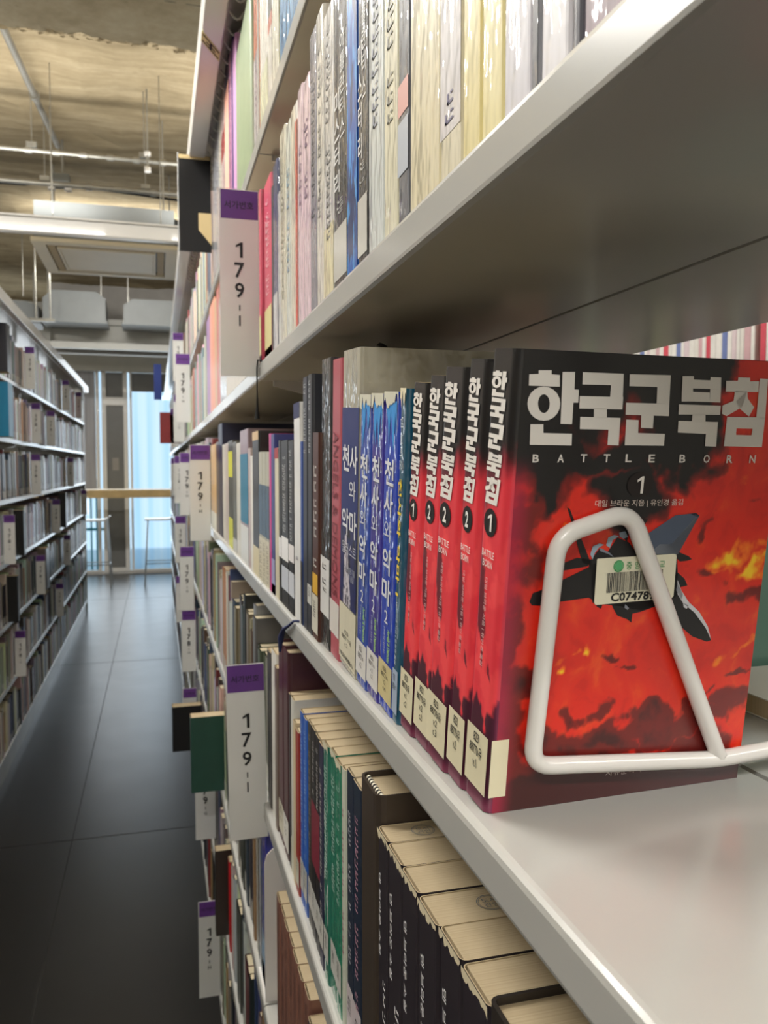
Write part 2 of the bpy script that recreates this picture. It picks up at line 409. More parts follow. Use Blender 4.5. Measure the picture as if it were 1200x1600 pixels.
for x in (-0.98, -0.90, -0.87, -1.15): MB().box(x+1.1-0.012, x+1.1+0.012, -0.01, 0.01, 0, CZ-0.2).build('post', teal, rl)
MB().box(-0.5, 0.4, -0.015, 0.015, 0.6, 0.64).build('rail', teal, rl)
sill = st('outside_ground', MB().box(-6, 6, WY+0.15, WY+4, -0.1, -0.02), flat('pale_paving', (190, 200, 205), 0.8))
# bulkhead, boxes and ledges over the far end
def part_box(o, name, x0, x1, y0, y1, z0, z1, m): return MB().box(x0, x1, y0, y1, CZ+z0, CZ+z1).build(name, m, o)
st('wall_bulkhead', MB().box(-1.27, 6, 11.3, 11.45, CZ+1.45, CZ+2.33), M['greywall'])
st('trim_2', MB().box(-1.24, 6, 10.95, 11.30, CZ+1.50, CZ+1.80), M['offwhite'])
st('trim_3', MB().box(-6, 6, 10.9, 11.0, CZ+1.76, CZ+1.83), M['offwhite'])
st('trim_4', MB().box(-1.24, 6, 10.85, 10.95, CZ+1.455, CZ+1.53), M['offwhite'])
st('trim_5', MB().box(-1.32, -1.24, 10.9, 11.0, CZ+1.44, CZ+1.80), M['offwhite'])
M['duct2'] = flat('dark_grey_unit_housing', (86, 89, 90), 0.7, var=0.05)
def air_unit(x0, x1, y, z0, z1, label, m=None, group=None):
    e_ = empty('air_unit', ((x0+x1)/2, y, CZ+z0)); hw = (x1-x0)/2; h = z1-z0; tag(e_, label, 'air unit', group)
    c_ = min(0.14, hw*0.3)
    MB().prism([(-hw, 0), (hw, 0), (hw, h*0.78), (hw-c_, h), (-hw+c_, h), (-hw, h*0.72)], 'y', 0, 0.5).build('housing', m or M['duct'], e_)
    MB().prism([(-hw-0.02, -0.025), (hw+0.02, -0.025), (hw+0.02, 0), (-hw-0.02, 0)], 'y', -0.02, 0.5).build('flange', m or M['duct'], e_)
    for sx in (-1, 1): MB().box(sx*hw*0.85-0.006, sx*hw*0.85+0.006, 0.1, 0.112, h*0.8, CZ and (2.32-z0)).build('hanger_rod', M['galv'], e_)
    for k_ in (-0.3, 0.2): MB().box(k_*hw*1.6, k_*hw*1.6+0.008, -0.006, 0, 0.02, h*0.7).build('seam', M['duct'], e_)
    return e_
air_unit(-0.815, 0.20, 6.8, 1.75, 1.985, 'long grey air unit hung under the concrete ceiling above the white bar', M['duct2'])
air_unit(-1.25, -0.56, 10.3, 1.70, 2.04, 'far grey air unit with sloping top, left of the pair by the bulkhead')
air_unit(-0.36, 0.35, 10.3, 1.70, 1.98, 'far grey air unit at the right of the pair, half behind signs')
air_unit(-2.2, -1.33, 10.6, 1.72, 1.95, 'far pale air unit at the edge above the left bookcase')
cas = empty('ceiling_cassette', (-0.285, 5.82, CZ+1.35)); tag(cas, 'square cream ceiling air outlet with slotted louvres beyond the white bar', 'air outlet')
hw = 0.43
def frame_ring(o, name, h0, h1, z0, z1, m): return MB().box(-h0, h0, -h0, -h1, z0, z1).box(-h0, h0, h1, h0, z0, z1).box(-h0, -h1, -h1, h1, z0, z1).box(h1, h0, -h1, h1, z0, z1).build(name, m, o)
bevel(frame_ring(cas, 'frame', hw, hw-0.075, 0, 0.03, M['cream']), 0.006)
frame_ring(cas, 'louvre', hw-0.082, hw-0.125, 0.008, 0.02, M['tan']); frame_ring(cas, 'inner_rim', hw-0.135, hw-0.15, -0.002, 0.02, M['cream'])
bevel(MB().box(-hw+0.15, hw-0.15, -hw+0.15, hw-0.15, 0.0, 0.02).build('grille', M['cream'], cas), 0.004)
MB().box(-hw+0.02, hw-0.02, -hw+0.02, hw-0.02, 0.03, 0.25).build('casing', M['duct'], cas)
for sx in (-1, 1): MB().box(sx*0.35-0.005, sx*0.35+0.005, 0, 0.01, 0.25, 0.97).build('hanger_rod', M['galv'], cas)
bar = empty('ceiling_rail', (0, 5.2, CZ+1.345)); tag(bar, 'long white rail hung across the aisle in front of the cream air outlet', 'rail')
bevel(MB().box(-6, 6, -0.03, 0.03, 0, 0.085).build('beam_body', M['white'], bar), 0.008)
MB().box(-6, 6, -0.045, 0.045, 0.085, 0.095).build('flange', M['white'], bar)
for x in (-0.565, 0.042, -2, 2): MB().tube([(x, 0, 0.09), (x, 0, 0.975)], 0.003, 6).build('hanger_wire', M['galv'], bar)
for X in (-3.4, -0.35, 2.7):  # housings made up for the added bulkhead lamps
    e_ = empty('unseen_lamp', (X, 8.7, CZ+2.07)); tag(e_, 'added hidden lamp above the far air units, %s' % {-3.4: 'over the left bookcase', -0.35: 'over the aisle', 2.7: 'over the right bookcase'}[X], 'lamp')
    MB().box(-.62, .62, -.08, .04, 0, .05).build('housing', M['white'], e_); MB().tube([(0, -.02, .05), (0, -.02, .25)], .004, 6).build('hanger_wire', M['galv'], e_)
# pipes
def pipe(name, a, b, r, label, clips=(), m=None):
    o = MB().tube([a, b], r, 12).build(name, m or M['galv']); tag(o, label, 'pipe')
    a, b = Vector(a), Vector(b); d = (b-a).normalized()
    for k_ in clips:
        p = a+(b-a)*k_; MB().tube([p-d*0.02, p+d*0.02], r*1.5, 12).build('coupling', M['galv'], o)
    return o
p1 = pipe('steel_pipe', (-6, 5.44, CZ+1.90), (6, 5.44, CZ+1.90), 0.013, 'thin galvanised pipe across the ceiling, upper of two parallel runs', [0.44+0.013*i for i in range(7)])
p2 = pipe('steel_pipe', (-6, 6.04, CZ+1.90), (6, 6.04, CZ+1.90), 0.017, 'thicker galvanised pipe across the ceiling, lower of two parallel runs', [0.465, 0.50])
p3 = pipe('steel_pipe', (-0.74, 4.50, CZ+2.245), (-0.64, 6.3, CZ+2.245), 0.020, 'bare metal conduit running away along the ceiling, left of centre', [0.55])
p4 = pipe('steel_pipe', (-0.93, 4.35, CZ+2.245), (-0.95, 4.75, CZ+2.245), 0.018, 'short stub of bare conduit at the ceiling edge, topmost left')
for o in (p1, p2):
    y = 5.44 if o is p1 else 6.04
    for x in (-0.70, -0.05, 1.5, -2.5): MB().tube([(x, y, CZ+1.91), (x, y, CZ+2.32)], 0.004, 6).build('hanger_rod', M['galv'], o); MB().box(x-0.03, x+0.03, y-0.02, y+0.02, CZ+1.915, CZ+1.945).build('clamp', M['galv'], o)
sp = empty('sprinkler', (-0.03, 5.40, CZ+1.82)); tag(sp, 'small sprinkler head on a thin drop pipe near the shelf top', 'sprinkler')
MB().tube([(0, 0, 0.03), (0, 0, 0.50)], 0.006, 8).build('drop_pipe', M['galv'], sp); MB().tube([(0, 0, 0.0), (0, 0, 0.03), (0, 0, 0.035)], [0.02, 0.02, 0.008], 10).build('head', M['white'], sp); MB().tube([(0, 0, 0.10), (0, 0, 0.12)], 0.02, 10).build('collar', M['white'], sp)
jb = empty('junction_box', (-0.62, 6.35, CZ+1.98)); tag(jb, 'dark junction box with two white plugs under the ceiling pipes', 'junction box')
bevel(MB().box(-0.07, 0.05, -0.03, 0.05, 0, 0.09).build('box', M['duct'], jb), 0.006)
for x in (-0.07, 0.04): MB().tube([(x, -0.02, -0.03), (x, -0.02, 0.015)], 0.026, 12).build('plug', M['white'], jb)
MB().tube([(0, 0.03, 0.09), (0, 0.03, 0.34)], 0.01, 8).build('stem', M['galv'], jb)
ca = MB().tube([(-6, 6.5, CZ+2.05), (-1.6, 6.5, CZ+2.01), (-0.9, 6.52, CZ+2.03), (-0.7, 6.5, CZ+2.06), (-0.3, 6.5, CZ+2.03), (0.4, 6.5, CZ+1.99), (6, 6.5, CZ+2.0)], 0.009, 8).build('black_cable', M['black']); tag(ca, 'black cable slung loosely under the concrete ceiling', 'cable')
for i, (x, y, z0) in enumerate(((-1.27, 9.0, 1.7), (-1.155, 9.0, 1.48), (-1.02, 9.0, 1.48))):
    o = MB().tube([(x, y, CZ+z0), (x, y, CZ+2.32)], 0.008 if i else 0.005, 8).build('hanger_rod', M['galv']); tag(o, ['thin ceiling rod, farthest left of three above the left bookcase', 'thicker ceiling rod in the middle of three above the left bookcase', 'ceiling rod nearest the bulkhead, last of three above the left bookcase'][i], 'rod')
o = MB().box(-1.28, -0.98, 8.99, 9.03, CZ+1.46, CZ+1.49).build('hanger_bracket', M['galv']); tag(o, 'pale crossbar joining the rods above the left bookcase', 'bracket')
# lamps (the rows over the aisle, above the frame)
for i, (Y, dz, k_) in enumerate(LAMPS):
    for j, X in enumerate((-3.2, -1.15, 0.9, 2.95)):
        e_ = empty('unseen_lamp', (X, Y, CZ+dz)); tag(e_, 'long white tube lamp hung from the concrete ceiling above the frame', 'lamp', 'tube lamps over the aisles')
        bevel(MB().box(-0.78, 0.78, -0.06, 0.06, 0.0, 0.05).build('housing', M['white'], e_), 0.01)
        MB().box(-0.76, 0.76, -0.035, 0.035, -0.012, 0.0).build('tube', M['tube'], e_)
        for x in (-0.6, 0.6): MB().tube([(x, 0, 0.05), (x, 0, 2.32-dz)], 0.003, 6).build('hanger_wire', M['galv'], e_)

# counter and stools by the glazing
ct = empty('window_counter', (-0.4, 11.9, 0)); tag(ct, 'pale wooden bar counter along the window at the aisle end', 'counter')
bevel(MB().box(-1.6, 1.4, -0.25, 0.25, CZ-0.43, CZ-0.32).build('top', M['wood'], ct), 0.008)
for x in (-1.5, 1.3): MB().box(x-0.03, x+0.03, -0.2, 0.2, 0, CZ-0.43).build('leg', M['white'], ct)
def stool(x, y, label, back=1):
    e_ = empty('bar_stool', (x, y, 0)); tag(e_, label, 'stool'); hh = CZ-0.70
    mb = MB(); n = 10
    v = []; f = []
    for a in range(n+1):
        u = -0.19+0.38*a/n
        zz = hh + 0.10*max(0, (u-0.10)/0.09)**2*0.5 + 0.01*abs(u)
        v += [(u, -0.17, zz), (u, 0.17, zz), (u, -0.17, zz-0.015), (u, 0.17, zz-0.015)]
    for a in range(n):
        p, q = a*4, a*4+4
        f += [(p, q, q+1, p+1), (p+2, p+3, q+3, q+2), (p, p+2, q+2, q), (p+1, q+1, q+3, p+3)]
    f += [(0, 1, 3, 2), (n*4, n*4+2, n*4+3, n*4+1)]
    mb.add(v, f, sm=True); mb.build('seat', M['white'], e_)
    for sx in (-1, 1):
        for sy in (-1, 1): MB().tube([(sx*0.15, sy*0.14, hh-0.01), (sx*0.20, sy*0.19, 0)], 0.009, 8).build('leg', M['chrome'], e_)
    for zz in (0.30,):
        q = 0.15+0.05*(1-zz/hh); q2 = 0.14+0.05*(1-zz/hh)
        MB().tube([(-q, -q2, zz), (q, -q2, zz), (q, q2, zz), (-q, q2, zz)], 0.007, 8, closed=True).build('footrest', M['chrome'], e_)
stool(-0.80, 11.35, 'slim bar stool in front of the bright left window pane')
stool(0.02, 11.35, 'slim bar stool before the pale blue pane beside the right bookcase')

# ------------------------------------------------------------------ bookcases
steel = M['steel']
def shelf_mesh(depth, length):
    """folded steel tray: rounded front lip 25 mm high, plain back; front edge at x = 0, near end at y = 0"""
    prof = [(0.0, -0.022), (0.0005, -0.024), (0.003, -0.0255), (depth, -0.0255), (depth, 0.0), (0.0045, 0.0), (0.0025, -0.0006), (0.0008, -0.0020), (0.0, -0.0045)]
    mb = MB(); mb.prism([(p[0], p[1]) for p in prof][::-1], 'y', 0.0, length-0.004)
    return mb.mesh('shelf')
DEP = 0.174
SH = shelf_mesh(DEP, PITCHB)
SH.materials.append(steel)
def bookcase(x_front, sgn, y0, nb, label, levels, double=True, hooks=False, name='bookcase'):
    """sgn +1: faces -X (books to the right of the aisle); -1 mirrored"""
    root = empty(name, (x_front, y0, CZ)); tag(root, label, 'bookcase')
    for b in range(nb):
        for lv in levels:
            for side in ((0, 1) if double else (0,)):
                o = bpy.data.objects.new('shelf', SH); C.objects.link(o); o.parent = root
                if side == 0: o.location = (0, b*PITCHB, LV[lv]); o.scale = (sgn, 1, 1)
                else: o.location = (sgn*(2*DEP+0.020), b*PITCHB, LV[lv]); o.scale = (-sgn*1.09, 1, 1)
    xc = sgn*(DEP+0.002); L = nb*PITCHB
    for b in range(nb+1):
        yb = min(max(b*PITCHB, 0.03), L-0.03)
        MB().box(xc-0.012, xc+0.012, yb-0.02, yb+0.02, -CZ, LV['canopy']).build('upright', steel, root)
        for lv in levels:                                        # brackets under the trays
            for s2 in ((-1, 1) if double else (-1,)):
                z = LV[lv]-0.0255; x1 = xc+s2*sgn*0.010; x2 = xc+s2*sgn*(DEP-0.02)
                MB().prism([(x1, z), (x1, z-0.045), (x1+(x2-x1)*0.35, z-0.03), (x2, z-0.008), (x2, z)], 'y', yb-0.004, yb+0.004).build('bracket', steel, root)
    a, b_ = sorted((-sgn*0.015, sgn*(2*DEP+0.03)))
    zc = LV['canopy']
    MB().box(a, b_, 0, L, zc+0.03, zc+0.034).build('canopy', steel, root)
    for xx in ((-0.053, -0.013), (2*DEP+0.032, 2*DEP+0.072)):
        q = sorted((sgn*xx[0], sgn*xx[1])); bevel(MB().box(q[0], q[1], 0, L, zc, zc+0.06).build('fascia', M['white'], root), 0.003)
    q = sorted((sgn*0.012, sgn*(2*DEP+0.007)))
    MB().box(q[0], q[1], 0, L, -CZ, -CZ+0.10).build('plinth', steel, root)
    if hooks:
        for i in range(44):
            y = 1.25+0.057*i-y0
            pts = [(sgn*(-0.006+0.026*t), y, zc+0.024-0.014*math.sin(PI*t)) for t in (0, .15, .3, .5, .7, .85, 1)]
            MB().tube(pts, 0.0022, 6).build('wire_hook', M['white'], root)
    return root
LEV = ('top', 'second', 'third', 'fourth', 'fifth', 'sixth', 'lowest')
rb = bookcase(XF, 1, YB0, 9, 'long grey steel bookcase holding the red paperbacks, right side of the aisle', LEV, hooks=True)
YL0, NL, XL = 9.43-PITCHB*10, 10, -0.755
lb = bookcase(XL, -1, YL0, NL, 'grey steel bookcase of blurred library books, left side of the aisle', LEV)
ob = bookcase(1.35, 1, 0.55, 3, 'farther steel bookcase glimpsed through the gap above the red book', ('top', 'second', 'third'), double=False)
# end frame of the left bookcase and tape mark on the right one
ef = MB().box(-0.02, 0.0, 0, 0.02, -CZ, LV['canopy']+0.06).build('end_post', steel, lb); ef.location = (0.0, NL*PITCHB, 0)
ef = MB().box(-2*DEP-0.02, 0, 0, 0.004, -CZ, LV['canopy']+0.06).build('end_panel', steel, lb); ef.location = (0, NL*PITCHB+0.02, 0)
q0, q1 = on_x(326, 60, XF-0.053), on_x(324, 104, XF-0.053)
tm = empty('tape_mark', (XF-0.033, 1.62, CZ+LV['canopy']-0.0006)); tm.rotation_euler = (0, 0, R(0)); tag(tm, 'yellow tape strip with black bars stuck under the shelf top edge', 'tape')
def slant(name, s0, s1, w0, w1, z0, z1, m):         # strip of the slanted tape: s along it, w across it
    q = lambda s_, w_: (-.020+.038*s_, -.052+.072*s_+.036*w_)
    return MB().prism([q(s0, w0), q(s1, w0), q(s1, w1), q(s0, w1)], 'z', z0, z1).build(name, m, tm)
slant('tape', 0, 1, 0, 1, -.0006, 0, flat('yellow_tape', (222, 222, 150), 0.5))
slant('black_bar', .06, .94, .14, .26, -.0010, -.0006, M['black']); slant('black_bar', .06, .94, .74, .86, -.0010, -.0006, M['black'])
slant('black_cross', .44, .56, .26, .74, -.0010, -.0006, M['black']); slant('black_cross', .25, .75, .45, .56, -.0014, -.0010, M['black'])

# ------------------------------------------------------------------ flame artwork (numpy noise -> colour attribute)
def vnoise(x, y, seed):
    xi = np.floor(x).astype(int); yi = np.floor(y).astype(int); fx = x-xi; fy = y-yi
    fx = fx*fx*(3-2*fx); fy = fy*fy*(3-2*fy)
    def h(a, b): n = (a*374761393 + b*668265263 + seed*1442695) & 0xffffffff; n = ((n ^ (n >> 13))*1274126177) & 0xffffffff; return ((n ^ (n >> 16)) & 0xffff)/65535.0
    return (h(xi, yi)*(1-fx)+h(xi+1, yi)*fx)*(1-fy) + (h(xi, yi+1)*(1-fx)+h(xi+1, yi+1)*fx)*fy
def fbm(x, y, seed, o=5):
    s_ = 0; a = 0.5; t_ = 0
    for i in range(o): s_ = s_+a*vnoise(x, y, seed+i); t_ += a; a *= 0.5; x = x*2.03; y = y*2.03
    return s_/t_
def sstep(a, b, x): t_ = np.clip((x-a)/(b-a), 0, 1); return t_*t_*(3-2*t_)
def mixc(c, col, m): return c*(1-m[:, None]) + np.array(lin(col))[None, :]*m[:, None]
def grid_art(name, nu, nv, place, colf, U, V):
    us, vs_ = np.meshgrid(np.linspace(0, U, nu+1), np.linspace(0, V, nv+1)); u = us.ravel(); v_ = vs_.ravel()
    co = place(u, v_); me = bpy.data.meshes.new(name)
    i = np.arange(nu)[None, :] + (nu+1)*np.arange(nv)[:, None]; i = i.ravel()
    q = np.stack([i, i+1, i+nu+2, i+nu+1], 1)
    me.vertices.add(len(co)); me.vertices.foreach_set('co', co.astype(np.float32).ravel())
    me.loops.add(q.size); me.loops.foreach_set('vertex_index', q.astype(np.int32).ravel())
    me.polygons.add(len(q)); me.polygons.foreach_set('loop_start', (np.arange(len(q))*4).astype(np.int32)); me.polygons.foreach_set('loop_total', np.full(len(q), 4, np.int32))
    me.update(calc_edges=True); me.validate()
    ca_ = me.color_attributes.new('art', 'FLOAT_COLOR', 'POINT')
    c = colf(u, v_); ca_.data.foreach_set('color', np.concatenate([c, np.ones((len(c), 1))], 1).astype(np.float32).ravel())
    return me
CW, CH = 152.0, 225.0
def blobs(px, py, L):
    m = np.zeros_like(px)
    for (x, y, rx, ry, wt) in L: m = np.maximum(m, wt*np.exp(-(((px-x)/rx)**2+((py-y)/ry)**2)*0.9))
    return m
DARK = [(800, 560, 110, 130, 1.3), (900, 560, 130, 100, 1.3), (1000, 550, 110, 60, 1.2), (1000, 620, 70, 80, 1.2), (800, 680, 70, 90, 1.2), (940, 700, 110, 36, 1.15), (935, 765, 60, 48, 1.2), (1020, 690, 70, 50, 1.1),
        (1075, 575, 45, 45, .9), (1060, 640, 40, 60, .85), (818, 750, 20, 50, 1.0), (850, 690, 60, 40, 1.1)]
MAR = [(800, 850, 46, 60, .75), (790, 950, 34, 90, .85), (800, 800, 40, 50, .7), (815, 1040, 45, 40, .9), (800, 1110, 50, 60, 1.0), (860, 1180, 90, 45, 1.1), (960, 1160, 70, 28, 1.05), (1030, 1130, 50, 28, .95), (1080, 1190, 90, 50, .9),
       (1000, 1222, 240, 36, 1.5), (900, 1235, 120, 40, 1.4), (1110, 1120, 55, 36, .9), (1130, 1095, 34, 26, .8), (1075, 1085, 14, 20, .8), (865, 1145, 24, 14, .9), (915, 1110, 24, 24, .9), (960, 1018, 18, 8, .85), (995, 1030, 22, 5, .8), (1095, 870, 30, 16, .7),
       (1095, 780, 12, 26, .7), (1160, 920, 34, 22, .75), (1110, 895, 20, 22, .5), (1160, 1040, 18, 8, .7), (1115, 1060, 16, 6, .7), (1020, 1130, 60, 22, .8), (1080, 690, 30, 20, .5), (1165, 760, 12, 14, .6), (880, 950, 10, 10, .2), (785, 1230, 60, 40, 1.0)]
YEL = [(1150, 850, 60, 22, .9), (1185, 880, 40, 14, .9), (1120, 870, 30, 10, .6), (887, 1016, 14, 9, 1.0), (868, 1003, 22, 8, .5), (1130, 1000, 18, 18, .7), (1170, 990, 40, 7, .7), (860, 803, 10, 8, .6), (1145, 725, 40, 10, .5), (1190, 600, 20, 50, .6), (1070, 985, 14, 8, .5), (945, 1060, 30, 20, .25), (1100, 940, 60, 30, .2), (880, 760, 30, 40, .25)]
def cover_cols(u, v_):
    py = 1243 - v_/CH*695.0; px = 782 + u/CW*408.0
    n1 = fbm(u/22, v_/26, 11); n2 = fbm(u/22+50, v_/26+9, 31)
    wx = px + (n1-.5)*110; wy = py + (n2-.5)*110
    f1 = fbm(u/9+(n1*3), v_/14+(n2*3), 5); f2 = fbm(u/4, v_/5, 77)
    c = np.tile(np.array(lin((222, 42, 24))), (len(u), 1))
    c = mixc(c, (232, 66, 30), sstep(.5, .8, f1)*.8); c = mixc(c, (200, 30, 20), sstep(.5, .2, f1)*.7)
    c = mixc(c, (240, 100, 34), sstep(.66, .85, f1)*.35)
    yl = blobs(wx, wy, YEL)*(.55+.9*f2); c = mixc(c, (244, 112, 26), sstep(.38, .66, yl)); c = mixc(c, (250, 204, 40), sstep(.62, .98, yl))
    mr = blobs(wx, wy, MAR)+0.9*sstep(1180, 1225, py)+(f1-.5)*.55+(f2-.5)*.25; c = mixc(c, (96, 22, 20), sstep(.38, .62, mr)*.92); c = mixc(c, (44, 16, 18), sstep(.75, 1.1, mr)*.8)
    dk = blobs(wx, wy, DARK)+(f1-.5)*.45; c = mixc(c, (120, 22, 18), sstep(.3, .5, dk)); c = mixc(c, (17, 15, 17), sstep(.46, .72, dk))
    c = mixc(c, (17, 15, 17), sstep(16, 0, u)*sstep(690, 560, py))
    pk = sstep(12, 0, u)*sstep(690, 760, py); c = mixc(c, (176, 30, 70), pk*.7)
    return c
def spine_cols(U):
    def g(u, v_):
        n1 = fbm(u/9+3, v_/16, 21); n2 = fbm(u/9, v_/16+7, 41); uu = u+(n1-.5)*9; vv_ = v_+(n2-.5)*22
        c = np.tile(np.array(lin((18, 16, 18))), (len(u), 1))
        c = mixc(c, (104, 24, 44), sstep(182, 164, vv_)); c = mixc(c, (232, 56, 70), sstep(168, 146, vv_+(uu-U/2)*1.2))
        c = mixc(c, (250, 78, 84), sstep(.45, .62, n1)*sstep(160, 140, v_)*.8)
        n3 = fbm(u/3.5+9, v_/7+5, 55)
        dk = 1.1*np.exp(-((uu-U*.75)/6)**2-((vv_-112)/12)**2)+np.exp(-((uu-U*.60)/5)**2-((vv_-92)/10)**2)+.9*np.exp(-((uu-U*.30)/1.6)**2-((vv_-66)/7)**2)+.9*np.exp(-((uu-U*.9)/2.2)**2-((vv_-128)/14)**2)+.8*np.exp(-((uu-U*.62)/1.5)**2-((vv_-72)/5)**2)
        c = mixc(c, (84, 24, 44), sstep(.34, .6, dk+(n3-.5)*.35)*.92)
        edge = 50+16*(n1-.5)+14*(n3-.5)+5*np.cos(u*.32)
        c = mixc(c, (74, 26, 48), sstep(edge+1.5, edge-1.5, v_)); c = mixc(c, (112, 30, 66), sstep(9, 2, v_))
        c = mixc(c, (150, 46, 90), (np.exp(-((u-1.2)/1.0)**2)+np.exp(-((u-U+1.2)/1.0)**2))*.45*sstep(175, 150, v_))
        return c
    return g
# title glyphs traced as strokes, each character in its own box
def poly(*p): return list(p)
def ring(cx, cy, ro, so, ri, si, n=20):
    v = [(cx+ro*math.cos(2*PI*i/n), cy+so*math.sin(2*PI*i/n)) for i in range(n)] + [(cx+ri*math.cos(2*PI*i/n), cy+si*math.sin(2*PI*i/n)) for i in range(n)]
    return v, [(i, (i+1) % n, n+(i+1) % n, n+i) for i in range(n)]
def quadhole(o, h): return o+h, [(0, 1, 5, 4), (1, 2, 6, 5), (2, 3, 7, 6), (3, 0, 4, 7)]
GL = [
 [poly((220, 105), (275, 105), (275, 122), (310, 125), (310, 175), (178, 170), (180, 122), (220, 120)), ring(242, 247, 70, 73, 25, 40),
  poly((322, 112), (375, 112), (372, 187), (391, 188), (388, 243), (368, 243), (362, 335), (313, 333)), poly((185, 335), (240, 335), (240, 372), (362, 375), (360, 425), (182, 422))],
 [poly((408, 113), (582, 120), (578, 220), (524, 218), (528, 168), (406, 165)), poly((395, 215), (580, 219), (576, 272), (393, 268)), poly((455, 266), (510, 268), (510, 308), (455, 306)),
  poly((397, 303), (568, 308), (560, 425), (513, 423), (517, 358), (395, 355))],
 [poly((608, 122), (782, 126), (776, 248), (722, 246), (725, 176), (606, 172)), poly((592, 243), (776, 248), (774, 300), (590, 294)), poly((657, 296), (710, 298), (706, 352), (655, 350)),
  poly((593, 315), (645, 317), (643, 372), (757, 376), (753, 426), (586, 424))],
 [poly((833, 130), (880, 130), (880, 145), (950, 148), (952, 134), (997, 136), (996, 186), (830, 181)), poly((830, 181), (877, 182), (876, 238), (828, 238)), poly((950, 185), (996, 186), (993, 242), (948, 240)), poly((876, 197), (948, 200), (948, 240), (876, 238)),
  poly((817, 250), (995, 256), (992, 295), (815, 293)), poly((875, 290), (930, 292), (930, 325), (872, 322)), poly((815, 320), (983, 325), (975, 430), (928, 428), (932, 376), (812, 370))],
 [poly((1070, 135), (1120, 137), (1120, 152), (1158, 152), (1155, 198), (1016, 196), (1018, 150), (1068, 150)), poly((1055, 192), (1108, 192), (1085, 262), (1020, 300), (1000, 290), (1002, 255), (1050, 235)),
  poly((1062, 235), (1108, 192), (1110, 225), (1137, 262), (1115, 302), (1068, 262)), poly((1162, 140), (1196, 142), (1184, 310), (1146, 308)), quadhole([(1022, 303), (1184, 306), (1170, 432), (1008, 428)], [(1062, 352), (1130, 354), (1126, 382), (1060, 380)])]]
def glyph(i):
    v, f = [], []
    for s_ in GL[i]:
        if isinstance(s_, tuple): a, b_ = s_
        else: a, b_ = s_, [tuple(range(len(s_)))]
        n = len(v); v += a; f += [tuple(k_+n for k_ in q) for q in b_]
    return v, f
def glyph_unit(i):
    v, f = glyph(i); xs = [p[0] for p in v]; ys = [p[1] for p in v]
    return [((x-min(xs))/(max(xs)-min(xs)), 1-(y-min(ys))/(max(ys)-min(ys))) for x, y in v], f

# ------------------------------------------------------------------ the five red paperbacks (third shelf)
ZB = LV['third']
P0 = np.array([0.1528, 0.3670, ZB]); LEAN, YAWP = R(7.5), R(3.0)
ux = np.array([math.cos(YAWP), math.sin(YAWP), 0])
upv = np.array([math.sin(YAWP)*math.sin(LEAN), -math.sin(LEAN)*math.cos(YAWP), math.cos(LEAN)])
nrm = np.cross(ux, upv)
def cuv(px, py):                             # pixel -> place on the front cover plane, metres (x, z)
    d = ray(px, py); t_ = (P0@nrm)/(d@nrm); q = d*t_-P0; return float(q@ux), float(q@upv)
red_label = {0: 'red and black paperback facing out, jet on cover, behind the wire bookend', 1: 'second red and black paperback from the bookend, circled 2, no copy mark',
             2: 'thickest red and black paperback, circled 2 and c.3 on its sticker', 3: 'red and black paperback with circled 2, sticker reads c.2', 4: 'red and black paperback with circled 1 beside the dark teal book'}
bx = [762, 732, 709, 676.5, 649, 623]; by = [1272, 1245, 1229, 1212, 1192, 1171]
num = ['1', '2', '2', '2', '1']; cpy = ['823\n8877b유\nv.1', '823\n8877b유\nv.2', '823\n8877b유\nv.2\nc.3', '823\n8877b유\nv.2\nc.2', '823\n8877b유\nv.1\nc.2']
ycur = 0.3670; Tred = [0.0265, 0.0245, 0.0315, 0.0290, 0.0270]
HR = 0.2250
